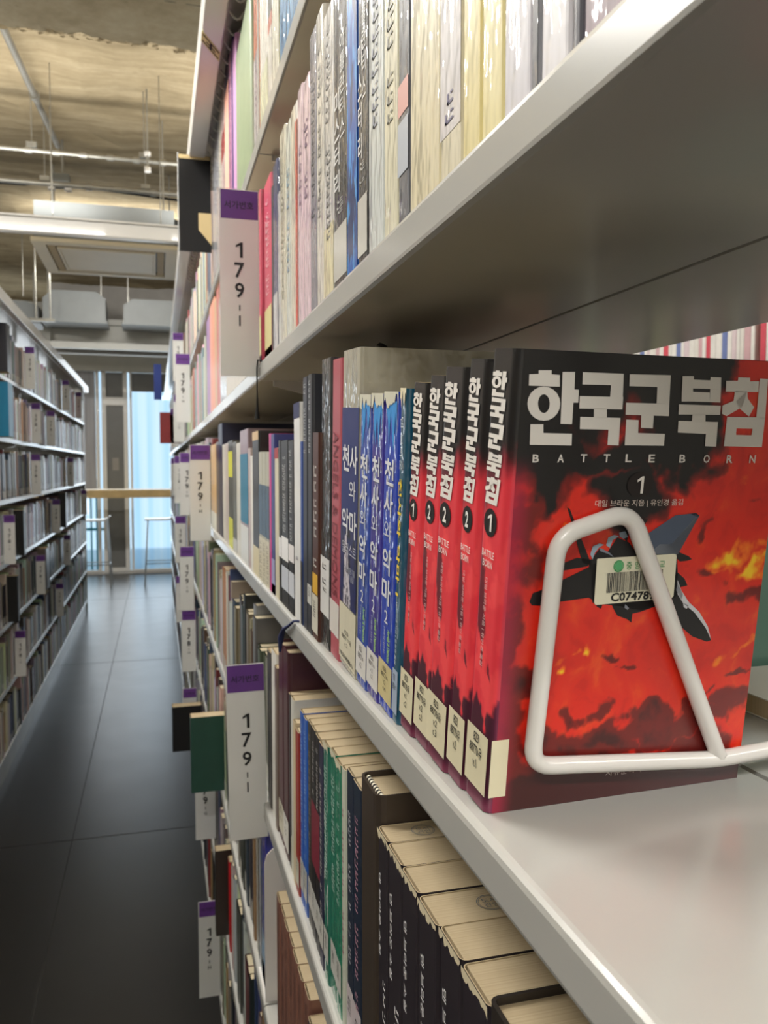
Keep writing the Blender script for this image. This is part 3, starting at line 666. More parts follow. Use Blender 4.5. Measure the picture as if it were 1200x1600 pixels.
for i in range(5):
    T = Tred[i]; xs = 0.1528 - (0.0, 0.0005, 0.0015, 0.0, 0.001)[i]
    o = book(xs, ycur, ZB, T-0.0006, HR-0.001*i, color=(18, 16, 18), r=0.0045, wrap=False, lean=LEAN-R(0.15*i), yaw=YAWP if i == 0 else YAWP*0.6, label=red_label[i], group=None)
    T -= 0.0006; r_ = 0.0045
    # spine artwork bends round the two spine edges
    s_len = T+PI*r_/2*2-2*r_
    def place(u, v_, T=T, r_=r_):
        s_ = u/1000.0; a1 = PI*r_/2; flat_l = T-2*r_
        x = np.where(s_ < a1, r_-r_*np.sin(s_/r_), np.where(s_ < a1+flat_l, 0, r_-r_*np.cos((s_-a1-flat_l)/r_)))
        y = np.where(s_ < a1, r_-r_*np.cos(s_/r_), np.where(s_ < a1+flat_l, r_+s_-a1, T-r_+r_*np.sin((s_-a1-flat_l)/r_)))
        nx_ = np.where(s_ < a1, -np.sin(s_/r_), np.where(s_ < a1+flat_l, -1, -np.cos((s_-a1-flat_l)/r_)))
        ny_ = np.where(s_ < a1, -np.cos(s_/r_), np.where(s_ < a1+flat_l, 0, np.sin((s_-a1-flat_l)/r_)))
        return np.stack([x+nx_*0.00012, y+ny_*0.00012, 0.0003+v_/1000.0*(0.2244/0.2250)-0.0005*0], 1)
    U = s_len*1000
    me = grid_art('spine_picture', 34, 260, place, spine_cols(U), U, (HR-0.001*i)*1000-1.2)
    for p_ in me.polygons: p_.use_smooth = True
    link('spine_picture', me, M['art'], o)
    hw_ = T*0.60; yc = T-0.0045-hw_/2*1.0; y0, y1 = T-0.0035-hw_, T-0.0035
    z = 0.2155
    for gi, hgt in enumerate((0.0125, 0.0120, 0.0125, 0.0115, 0.0135)):
        if gi == 3: z -= 0.0012
        v_, f_ = glyph_unit(gi); decal(o, 'title_character', v_, f_, SP, y0, y1, z-hgt, z-0.0006, (232, 228, 222), off=0.0005); z -= hgt
    zc = 0.1435; rr_ = 0.0068
    cv, cf = [(0.5+0.5*math.cos(2*PI*j/24), 0.5+0.5*math.sin(2*PI*j/24)) for j in range(24)], [tuple(range(24))]
    decal(o, 'number_disc', cv, cf, SP, y0+hw_*.06, y1-hw_*.06, zc-rr_, zc+rr_, (16, 14, 16), off=0.0005)
    txt(o, num[i], SP, y0+hw_*.36, y1-hw_*.36, zc-0.0042, zc+0.0042, (235, 235, 230), bold=0.03, off=0.0008)
    txt(o, 'BATTLE\nBORN', SP, y0+hw_*.08, y1-hw_*.08, 0.1215, 0.1300, (240, 225, 222), bold=0.01)
    txt(o, '대일 브라운 지음 | 유인경 옮김', SP, y0+hw_*.40, y0+hw_*.62, 0.072, 0.1165, (226, 190, 190), rot=True)
    # cream call number sticker, wrapped onto the cover
    decal(o, 'call_number_sticker', *QUAD, SP, 0.0012, T-0.0008, 0.0085, 0.0390, (230, 222, 190), off=0.0006, mat=M['label'])
    txt(o, cpy[i], SP, T*.26, T*.80, 0.0155 if i in (2, 3, 4) else 0.0185, 0.0370, (30, 30, 30), bold=0.012, off=0.0009)
    if i == 0: front = o
    ycur += Tred[i]/math.cos(LEAN)+(0.0030 if i == 0 else 0.0004)
yred_end = ycur
# front cover artwork
T0 = Tred[0]-0.0006
me = grid_art('cover_picture', 200, 300, lambda u, v_: np.stack([0.0035+u/1000*(0.1485/0.152), np.full_like(u, -0.00015), 0.0002+v_/1000*(0.2246/0.2250)], 1), cover_cols, CW, CH)
link('cover_picture', me, M['art'], front)
def cpoly(name, pts, col, off, faces=None, tr=lambda p: p, label=None):
    v_ = [cuv(*tr(p)) for p in pts]
    me = bpy.data.meshes.new(name); me.from_pydata([(a, -off, b_) for a, b_ in v_], [], faces or [tuple(range(len(v_)))]); me.update()
    o = link(name, me, M['print'], front, color=col)
    if label: o['label'] = label
    return o
z1 = lambda p: (760+p[0]/2.727, 540+p[1]/2.727)
for gi in range(5):
    v_, f_ = glyph(gi); cpoly('title_character', v_, (226, 222, 216), 0.0006, f_, z1)
for ch, x, y in zip('BATTLEBORN', (208, 314, 412, 510, 603, 701, 832, 935, 1033, 1130), (480, 480, 479, 479, 479, 480, 481, 482, 483, 483)):
    a, b_ = cuv(760+(x-15)/2.727, 540+(y+17)/2.727), cuv(760+(x+15)/2.727, 540+(y-17)/2.727)
    txt(front, ch, FR, a[0], b_[0], a[1], b_[1], (225, 220, 214), bold=0.02)
c0 = cuv(760+652/2.727, 540+593/2.727)
cv = [(0.5+0.5*math.cos(2*PI*j/32), 0.5+0.5*math.sin(2*PI*j/32)) for j in range(32)]
decal(front, 'number_disc', cv, [tuple(range(32))], FR, c0[0]-0.0072, c0[0]+0.0072, c0[1]-0.0062, c0[1]+0.0062, (26, 16, 16), off=0.0005)
txt(front, '1', FR, c0[0]-0.0018, c0[0]+0.0018, c0[1]-0.0042, c0[1]+0.0042, (232, 228, 222), bold=0.04, off=0.0008)
a, b_ = cuv(928, 796), cuv(1066, 783)
txt(front, '대일 브라운 지음 | 유인경 옮김', FR, a[0], b_[0], a[1]+0.0008, b_[1]+0.0012, (228, 214, 204))
a, b_ = cuv(945, 1211), cuv(1003, 1195)
txt(front, '자유문학사', FR, a[0], b_[0], a[1]-.0006, b_[1]+.0003, (214, 196, 190))
z4 = lambda p: (820+p[0]/3.333, 760+p[1]/3.333)
BK, BL_, GR, WH = (18, 17, 19), (76, 88, 108), (126, 132, 144), (205, 206, 212)
JET = [(BK, [(22, 600), (40, 555), (95, 535), (330, 420), (372, 395), (372, 604), (330, 578), (180, 600), (80, 620), (35, 618)]),
       (BK, [(185, 405), (270, 370), (345, 380), (325, 415), (240, 430), (185, 440)]), (BK, [(218, 108), (232, 115), (335, 380), (350, 410), (300, 400), (285, 355), (240, 180)]),
       (BK, [(440, 0), (460, 30), (490, 80), (540, 240), (530, 290), (495, 250)]), (BK, [(330, 400), (385, 325), (430, 340), (480, 265), (540, 290), (590, 360), (640, 350), (790, 352), (800, 560), (760, 590), (600, 645), (500, 625), (350, 604)]),
       (BK, [(590, 170), (640, 170), (605, 228)]), (BK, [(785, 335), (850, 362), (868, 378), (845, 386), (805, 390), (785, 370)]), (BK, [(775, 430), (830, 480), (845, 515), (790, 528)]),
       (BK, [(735, 600), (770, 540), (790, 480), (830, 590), (900, 650), (950, 730), (967, 800), (945, 807), (870, 780), (800, 720), (770, 660)]),
       (BK, [(450, 615), (730, 585), (690, 620), (600, 652), (558, 662), (553, 708), (530, 690), (480, 672), (462, 640)]), (BK, [(370, 600), (402, 618), (395, 636), (372, 625)])]
JET2 = [(BL_, [(600, 350), (622, 256), (780, 150), (885, 138), (906, 152), (795, 352), (700, 352)]), (GR, [(640, 352), (700, 300), (760, 300), (885, 160), (906, 152), (795, 352)]), (BK, [(860, 142), (890, 138), (906, 152), (898, 162)]),
        (WH, [(792, 486), (812, 540), (850, 600), (905, 652), (950, 728), (967, 798), (938, 735), (880, 655), (822, 608), (792, 560)]), (GR, [(792, 500), (820, 560), (812, 590), (785, 540)]),
        ((150, 170, 186), [(338, 352), (352, 310), (385, 296), (410, 302), (382, 318), (362, 345), (350, 380)]), ((150, 170, 186), [(420, 305), (432, 265), (462, 252), (488, 258), (455, 278), (440, 320)]),
        ((140, 156, 172), [(488, 240), (520, 232), (535, 262), (510, 272), (492, 260)]), (GR, [(390, 318), (440, 345), (462, 368), (430, 350), (388, 335)]), (WH, [(822, 605), (850, 618), (840, 636), (824, 628)]), (GR, [(520, 612), (540, 632), (532, 642), (516, 630)])]
for i, (col, pts) in enumerate(JET): cpoly('jet_silhouette', pts, col, 0.00035, None, z4)
for i, (col, pts) in enumerate(JET2): cpoly('jet_highlight', pts, col, 0.0005, None, z4)
cpoly('barcode_sticker', [(372, 378), (378, 374), (770, 350), (784, 353), (786, 362), (770, 570), (760, 579), (372, 615), (360, 612), (357, 602)], (226, 222, 198), 0.0007, None, z4, 'cream barcode sticker with green seal')
def zlerp(s_, t_):                              # inside the sticker: s 0..1 across, t 0..1 down
    return (z4(((1-s_)*((1-t_)*372+t_*357)+s_*((1-t_)*786+t_*768), (1-s_)*((1-t_)*378+t_*615)+s_*((1-t_)*350+t_*577))))
bar_v, bar_f, s_ = [], [], 0.14
while s_ < 0.84:
    wdt = rnd.choice((0.004, 0.004, 0.008, 0.012))
    m_ = len(bar_v); bar_v += [cuv(*zlerp(s_, 0.32)), cuv(*zlerp(s_+wdt, 0.32)), cuv(*zlerp(s_+wdt, 0.76)), cuv(*zlerp(s_, 0.76))]; bar_f.append((m_, m_+1, m_+2, m_+3)); s_ += wdt+rnd.choice((0.004, 0.006, 0.009))
me = bpy.data.meshes.new('barcode'); me.from_pydata([(a, -0.0010, b_) for a, b_ in bar_v], [], bar_f); link('barcode', me, M['print'], front, color=(40, 38, 40))
a, b_ = cuv(*zlerp(0.20, 0.97)), cuv(*zlerp(0.84, 0.80)); txt(front, 'C0747897', FR, a[0], b_[0], a[1]+.0002, b_[1], (22, 22, 22), bold=0.03, off=0.0010)
a, b_ = cuv(*zlerp(0.37, 0.27)), cuv(*zlerp(0.86, 0.12)); txt(front, '중 앙 대 학 교', FR, a[0], b_[0], a[1], b_[1], (60, 150, 90), off=0.0010)
a = cuv(*zlerp(0.275, 0.18)); v_, f_ = ring(.5, .5, .5, .5, .40, .40); decal(front, 'seal', v_, f_, FR, a[0]-.0030, a[0]+.0030, a[1]-.0030, a[1]+.0030, (60, 160, 96), off=0.0010)
v_, f_ = ring(.5, .5, .5, .5, .0, .0); decal(front, 'seal', v_, f_, FR, a[0]-.0022, a[0]+.0022, a[1]-.0022, a[1]+.0022, (84, 172, 112), off=0.0010)
decal(front, 'call_number_sticker', *QUAD, FR, 0.0008, 0.0100, 0.0088, 0.0388, (230, 222, 190), off=0.0004, mat=M['label'], label='cream sticker flap on the cover')

# wire bookend: bent enamelled wire resting against the cover
WR = 0.0044
off = -nrm if nrm[1] > 0 else nrm
def wpt(px, py, lift=0.0052):
    d = ray(px, py); base = P0 + off*lift; t_ = (base@nrm)/(d@nrm); q = d*t_; return Vector((q[0], q[1], q[2]+CZ))
def fillet(pts, rad, n=6):
    out = [pts[0]]
    for i in range(1, len(pts)-1):
        a, b, c = pts[i-1], pts[i], pts[i+1]; u_ = (a-b).normalized(); v_ = (c-b).normalized()
        p, q = b+u_*rad, b+v_*rad
        for k_ in range(n+1):
            t_ = k_/n; out.append(p*(1-t_)**2+b*2*t_*(1-t_)+q*t_*t_)
    return out+[pts[-1]]
be = empty('wire_bookend', tuple(wpt(970, 1190))); tag(be, 'white bent wire bookend standing against the red book cover', 'bookend')
inv = -Vector(be.location)
loop = [wpt(1122, 1180), wpt(985, 798), wpt(872, 838), wpt(830, 1197), wpt(1122, 1186), wpt(1215, 1168, .006)]
end = wpt(1215, 1168, .006); tail = [end + Vector((0.05, 0.012, 0.0)), end + Vector((0.09, 0.05, 0.0))]
pts = fillet(loop[:5]+[end]+tail, 0.011)
MB().tube([p+inv for p in pts], WR, 14).build('wire_loop', M['white'], be)
MB().tube([loop[0]+inv+Vector((0, 0, .001)), loop[0]+inv-Vector((0, 0, 0.0025))], [WR*1.05, WR*0.9], 12).build('weld', M['white'], be)

# ------------------------------------------------------------------ specified books
def col_y(px, py, xs): return float(on_x(px, py, xs)[1])
def top_z(px, py, xs): return float(on_x(px, py, xs)[2])
def row(shelf, specs, xs=0.150, ymid=None, default_h=0.225):
    """specs from near to far: (px_far, px_near, y_top or None, dict)"""
    z0 = LV[shelf]; out = []; prev = None
    for (pf, pn, yt, kw) in specs:
        kw = dict(kw); x = kw.pop('x', xs); yb = ymid or 700
        ya = col_y(pn, yb, x) if prev is None or kw.pop('gap', False) else prev
        yz = col_y(pf, yb, x); T = max(0.006, yz-ya-0.0006)
        for jn in (YB0+PITCHB, YB0+2*PITCHB):        # keep clear of the bracket at a bay joint
            if ya < jn+.005 and ya+T > jn-.005:
                if jn-.005-ya > T*.6: T = jn-.005-ya; yz = jn+.005
                else: ya = jn+.006; yz = max(yz, ya+.009); T = yz-ya-.0006
        H = kw.pop('H', None) or ((top_z((pf+pn)/2, yt, x)-z0) if yt else default_h)
        lean = kw.get('lean', 0)
        post = kw.pop('post', None)
        o = book(x, ya, z0+0.0002, T, H, **kw); prev = yz+0.0004
        if post: post(o, T, H)
        out.append(o)
    return out

def ragged(seed, n=13, depth=.75):
    q = random.Random(seed); b = [(i/(n-1), max(0, min(.9, depth*q.random()**1.5+(.25 if q.random() < .3 else 0)))) for i in range(n)]
    v = b+[(i/(n-1), 1) for i in range(n)]
    return v, [(i, i+1, n+i+1, n+i) for i in range(n-1)]
# third shelf, from the teal book away from the camera
def tealbook(o, T, H):
    txt(o, '댄 브라운', SP, T*.30, T*.72, .168, .202, (205, 214, 222), rot=True)
    txt(o, '천사와 악마 1', SP, T*.26, T*.80, .086, .163, (236, 208, 60), rot=True, bold=.025)
    txt(o, '댄 브라운 지음 | 홍성영 옮김', SP, T*.34, T*.64, .040, .082, (200, 210, 220), rot=True)
    decal(o, 'call_number_sticker', *QUAD, SP, .001, T-.001, .006, .036, (168, 184, 206), off=.0004, mat=M['label'])
    txt(o, '823\n8877ㅂ', SP, T*.3, T*.8, .022, .033, (40, 40, 50), off=.0008)
    decal(o, 'torn_top', *ragged(5), SP, 0, T*.9, H-.013, H+.0002, (224, 214, 184), off=.0006)
def bluebook(kc, stick, cn, purple=False):
    def g(o, T, H):
        decal(o, 'spine_band', *ragged(kc+20, 9, .9), SP, T*.12, T*.80, H-.040, H-.006, (40, 140, 214), off=.0003)
        for j, ch in enumerate('천사'): txt(o, ch, SP, T*.2, T*.84, H-.062-j*.021, H-.044-j*.021, (214, 216, 222), bold=.02)
        txt(o, '와', SP, T*.26, T*.8, H-.100, H-.086, (200, 204, 214))
        for j, ch in enumerate('악마'): txt(o, ch, SP, T*.2, T*.84, H-.123-j*.021, H-.105-j*.021, (214, 216, 222), bold=.02)
        txt(o, '2', SP, T*.36, T*.62, H-.157, H-.148, (214, 216, 222))
        txt(o, 'Angels & Demons', SP, T*.18, T*.42, .036, H-.160, (150, 196, 110), rot=True, bold=.03)
        txt(o, '댄 브라운 지음 | 홍성영 옮김', SP, T*.52, T*.66, .040, H-.160, (190, 196, 220), rot=True)
        decal(o, 'call_number_sticker', *QUAD, SP, .0006, T-.0006, .007, .034, stick, off=.0004, mat=M['label'])
        txt(o, cn, SP, T*.25, T*.75, .014, .031, (60, 56, 60), off=.0008)
        decal(o, 'torn_top', *ragged(kc+7), SP, 0, T, H-.011, H+.0002, (206, 204, 186), off=.0007)
    return g
def statue_cols(U):
    def g(u, v_):
        n1 = fbm(u/5, v_/9, 61); n2 = fbm(u/2.5, v_/5, 91)
        m_ = np.exp(-((u-U*.35)/3.4)**2-((v_-57)/5)**2)*1.5+1.2*np.exp(-((u-U*.35-(57-v_)*.12)/(5.2+(57-v_)*.14))**2)*sstep(60, 48, v_)
        c = np.tile(np.array(lin((22, 34, 92))), (len(u), 1)); c = mixc(c, (10, 12, 30), sstep(.5, .3, n1))
        k_ = sstep(.35, .6, m_+(n1-.5)*.5); c = mixc(c, (206, 200, 208), k_*sstep(.3, .5, n2)); c = mixc(c, (50, 42, 60), k_*sstep(.46, .32, n2)); return c
    return g
def illus(o, T, H):
    decal(o, 'spine_band', *QUAD, SP, .001, T-.001, .055, H-.046, (24, 40, 104), off=.0002)
    me = grid_art('statue_picture', 26, 80, lambda u, v_: np.stack([np.full_like(u, -.0005), T-.001-u/1000, .053+v_/1000*.95], 1), statue_cols((T-.002)*1000), (T-.002)*1000, 68)
    link('statue_picture', me, M['art'], o)
    for j, ch in enumerate(('천사', '악마')): txt(o, ch, SP, T*.04, T*.90, H-.098-j*.052, H-.076-j*.052, (216, 218, 222), bold=.02)
    txt(o, '와', SP, T*.12, T*.50, H-.120, H-.104, (206, 208, 214)); txt(o, '일러스트', SP, T*.06, T*.86, H-.166, H-.156, (206, 208, 214))
    txt(o, '댄 브라운 지음\n김효설 옮김', SP, T*.1, T*.7, H-.186, H-.175, (196, 200, 210))
    decal(o, 'call_number_sticker', *QUAD, SP, .001, T-.001, .004, .052, (222, 216, 192), off=.0005, mat=M['label'])
    txt(o, '823\n8877ㄱ대\nc.2', SP, T*.25, T*.8, .018, .032, (50, 50, 50), off=.0009); txt(o, '대교베텔스', SP, T*.1, T*.9, .0065, .0105, (40, 40, 40), bold=.02, off=.0009)
def pinkbk(o, T, H):
    txt(o, 'ANGELS & DEMONS', SP, T*.25, T*.75, .055, H-.062, (122, 40, 52), rot=True); decal(o, 'call_number_sticker', *QUAD, SP, .001, T-.001, .020, .050, (226, 220, 214), off=.0004, mat=M['label'])
def mk(a, b, c, n): return lambda o, T, H: dashes(o, T*.3, T*.7, H*a, H*b, c, n)
def ankh(o, T, H):
    txt(o, 'FORTRESS', SP, T*.2, T*.75, .075, H-.03, (190, 186, 180), rot=True, bold=.03) if False else dashes(o, T*.25, T*.75, .07, H-.03, (196, 190, 184), 7)
    decal(o, 'spine_band', *QUAD, SP, T*.1, T*.9, .045, .065, (214, 168, 50), off=.0003)
    me = grid_art('cover_picture', 40, 60, lambda u, v_: np.stack([.003+u/1000, np.full_like(u, -.0004), .002+v_/1000], 1), lambda u, v_: mixc(mixc(np.tile(np.array(lin((170, 126, 44))), (len(u), 1)), (86, 44, 20), sstep(.4, .65, fbm(u/14, v_/20, 3))), (150, 50, 20), sstep(90, 40, v_)), 120, H*1000-3)
    link('cover_picture', me, M['art'], o)
NAVY, INK = (24, 32, 66), (26, 26, 30)
sp3 = [
 (611, 623, None, dict(T_=0, H=.220, color=(14, 84, 112), lean=R(5.6), wrap=True, label='dark teal paperback with yellow title beside the red set', post=tealbook)),
 (590, 611, None, dict(H=.219, color=(14, 62, 184), lean=R(5.2), wrap=True, label='bright blue paperback with torn top and cream sticker', post=bluebook(0, (216, 202, 150), '823\n8877ㅂ\nv.2\nc.4'))),
 (572, 590, None, dict(H=.221, color=(54, 46, 150), lean=R(5.0), wrap=True, label='violet-blue paperback with torn top, between two blue copies', post=bluebook(1, (226, 224, 220), '823\n8877ㅂ\nv.2\nc.2'))),
 (555.6, 572, None, dict(H=.223, color=(30, 70, 170), lean=R(4.8), wrap=True, label='narrow blue paperback whose plastic jacket peels, beside the statue book', post=bluebook(2, (226, 224, 220), '823\n8877ㅂ\nv.2'))),
 (530, 555.6, None, dict(H=.262, W=.185, color=(170, 166, 148), lean=R(4.2), wrap=True, label='tall navy book with beige top and statue picture', post=illus)),
 (515, 530, None, dict(H=.262, W=.16, color=(178, 84, 96), lean=R(3.4), hard=True, r=.006, label='dusty pink hardback lettered down the spine', post=pinkbk)),
 (501, 515, None, dict(H=.268, W=.165, color=(34, 36, 38), lean=R(2.6), wrap=True, label='tall charcoal hardback with white sticker beside the pink one', sticker=((228, 228, 226), .030, .085))),
 (487, 501, None, dict(H=.203, W=.14, color=(74, 34, 20), lean=R(2.0), label='worn brown and gold paperback leaning by the charcoal book', post=ankh, sticker=((220, 216, 200), .006, .044))),
 (480, 487, None, dict(H=.262, W=.16, color=(42, 44, 52), lean=R(1.5), label='tall dark grey book, nearer of a matching pair', sticker=((214, 214, 208), .03, .05), marks=[(.7, .98, (190, 190, 190), 12)])),
 (473, 480, None, dict(H=.262, W=.16, color=(46, 50, 60), lean=R(1.2), label='tall dark grey book, farther of a matching pair', marks=[(.7, .98, (190, 190, 190), 12)])),
 (469.5, 473, 690, dict(color=(44, 78, 150), label='thin blue book fading to black beside the white spine', band=[(0, .35, (30, 32, 38))])),
 (460, 469.5, 704, dict(color=(228, 228, 226), H=.240, label='bright white spine with a dark blue cap', band=[(.93, 1, (30, 36, 84))], marks=[(.28, .30, (60, 60, 100), 2)])),
 (451, 460, 688, dict(color=INK, wrap=False, label='black book with white band, nearer of three alike', band=[(.0, .04, INK), (.10, .24, (196, 200, 208)), (.30, .40, (226, 222, 222))], marks=[(.42, .95, (200, 200, 196), 26)])),
 (440, 451, 688, dict(color=INK, label='black book with white band, middle of three alike', band=[(.10, .24, (190, 196, 206)), (.28, .42, (232, 232, 232))], marks=[(.45, .92, (210, 210, 206), 30)])),
 (436, 440, 688, dict(color=(30, 30, 32), label='thin black book with white edge, farthest of three alike', band=[(.28, .40, (228, 228, 228))])),
 (430, 436, 700, dict(color=(214, 206, 178), label='thin cream spine with a red cap on the third shelf', band=[(.93, 1, (166, 50, 52))])),
 (424.5, 430, 678, dict(color=(44, 52, 122), W=.165, label='navy blue book rising above the cream spine', band=[(0, .22, (150, 152, 190)), (.0, .06, (30, 34, 80))])),
 (421.5, 424.5, 800, dict(H=.215, color=(206, 56, 140), label='thin magenta strip of a book beside the navy one')),
 (416, 421.5, 706, dict(color=(178, 176, 158), label='cream and slate volume with dotted foot, nearest of three', band=[(.36, .75, (74, 96, 116)), (.0, .34, (206, 200, 178))], marks=[(.02, .32, (120, 112, 96), 8)])),
 (411, 416, 706, dict(color=(178, 176, 158), label='cream and slate volume with dotted foot, middle of three', band=[(.36, .75, (74, 96, 116)), (.0, .34, (206, 200, 178))], marks=[(.02, .32, (120, 112, 96), 8)])),
 (405.5, 411, 706, dict(color=(178, 176, 158), label='cream and slate volume with dotted foot, farthest of three', band=[(.36, .75, (74, 96, 116)), (.0, .34, (206, 200, 178))], marks=[(.02, .32, (120, 112, 96), 8)])),
 (396, 405, 674, dict(color=(24, 24, 26), W=.17, gap=True, label='black spine with cream foot and tan cover, past the first joint', band=[(0, .20, (206, 196, 164)), (.94, 1, (200, 170, 130))])),
 (392.5, 396, 712, dict(color=(222, 220, 212), label='white spine just beyond the black one with tan cover')),
 (389, 392.5, 700, dict(color=(186, 170, 168), label='dusty pink spine on the third shelf near the joint')),
 (377, 389, 671, dict(color=(150, 132, 142), W=.16, label='mauve book with a long teal panel on its spine', band=[(.30, .82, (22, 112, 142)), (0, .28, (204, 206, 204))])),
 (371, 377, 692, dict(color=(204, 200, 186), label='pale cream spine beside the mauve and teal book')),
 (365, 371, 690, dict(color=(92, 92, 84), label='grey-green spine left of the pale cream one', band=[(0, .12, (180, 178, 170))])),
 (358.5, 365, 688, dict(color=(66, 68, 62), label='dark spine with two lime yellow patches', band=[(.66, .90, (204, 204, 64)), (0, .28, (196, 198, 70))])),
 (354, 358.5, 692, dict(color=(190, 178, 172), label='pinkish grey spine left of the lime-patched one')),
 (349.5, 354, 694, dict(color=(206, 202, 190), label='thin off-white spine beyond the pinkish grey one')),
 (343.5, 349.5, 661, dict(color=(14, 18, 52), W=.175, label='very tall midnight navy book rising over its neighbours')),
 (339.5, 343.5, 690, dict(color=(84, 66, 58), label='thin brown spine between navy and ochre books')),
 (331.5, 339.5, 694, dict(color=(200, 152, 58), label='ochre yellow spine beside the 179-H sign', band=[(0, .20, (214, 208, 186))])),
]
sp3 = [(a, b, c, {k_: v_ for k_, v_ in d.items() if k_ != 'T_'}) for a, b, c, d in sp3]
# leaning ones: place bottoms by their foot columns
def row_third():
    prev = yred_end; z0 = ZB
    for (pf, pn, yt, kw) in sp3:
        kw = dict(kw); x = 0.1500 if pf > 500 else 0.148; kw.pop('gap', None); post = kw.pop('post', None)
        yb = {True: 1100, False: 900}[pf > 500]
        yz = col_y(pf, yb, x); T = max(.0065, yz-prev-.0006)
        if pf < 406: T = max(.0065, yz-max(prev, 1.203)-.0006); prev = max(prev, 1.203)
        H = kw.pop('H', None) or (top_z((pf+pn)/2, yt, x)-z0)
        o = book(x, prev, z0+.0002, T, H, **kw); prev += T/math.cos(kw.get('lean', 0))+.0008
        if post: post(o, T, H)
    return prev
y3_end = row_third()

# second shelf (above the red books)
def atlantis(o, T, H):
    for j, ch in enumerate('아틀란티스'): txt(o, ch, SP, T*.14, T*.48, H-.055-j*.017, H-.041-j*.017, (222, 222, 220))
    for j, ch in enumerate('미스터리'): txt(o, ch, SP, T*.52, T*.90, H-.098-j*.022, H-.080-j*.022, (222, 222, 220), bold=.005)
    dashes(o, T*.25, T*.75, .058, .075, (190, 190, 188), 4)
    decal(o, 'call_number_sticker', *QUAD, SP, .001, T-.001, .006, .048, (196, 194, 186), off=.0004, mat=M['label'])
def blueart(o, T, H):
    me = grid_art('spine_picture', 20, 120, lambda u, v_: np.stack([np.full_like(u, -.0003), T-.001-u/1000, .001+v_/1000], 1), lambda u, v_: mixc(mixc(np.tile(np.array(lin((24, 84, 170))), (len(u), 1)), (70, 150, 220), sstep(.52, .6, fbm(u/5, v_/30, 8))), (12, 40, 96), sstep(.45, .35, fbm(u/7, v_/24, 88))), (T-.002)*1000, (H-.002)*1000)
    link('spine_picture', me, M['art'], o)
def greytex(o, T, H): decal(o, 'call_number_sticker', *QUAD, SP, .001, T-.001, .03, .062, (176, 184, 196), off=.0004, mat=M['label']); decal(o, 'spine_band', *QUAD, SP, .001, T-.001, .066, .085, (206, 150, 140), off=.0003)
W_ = dict(wrap=True)
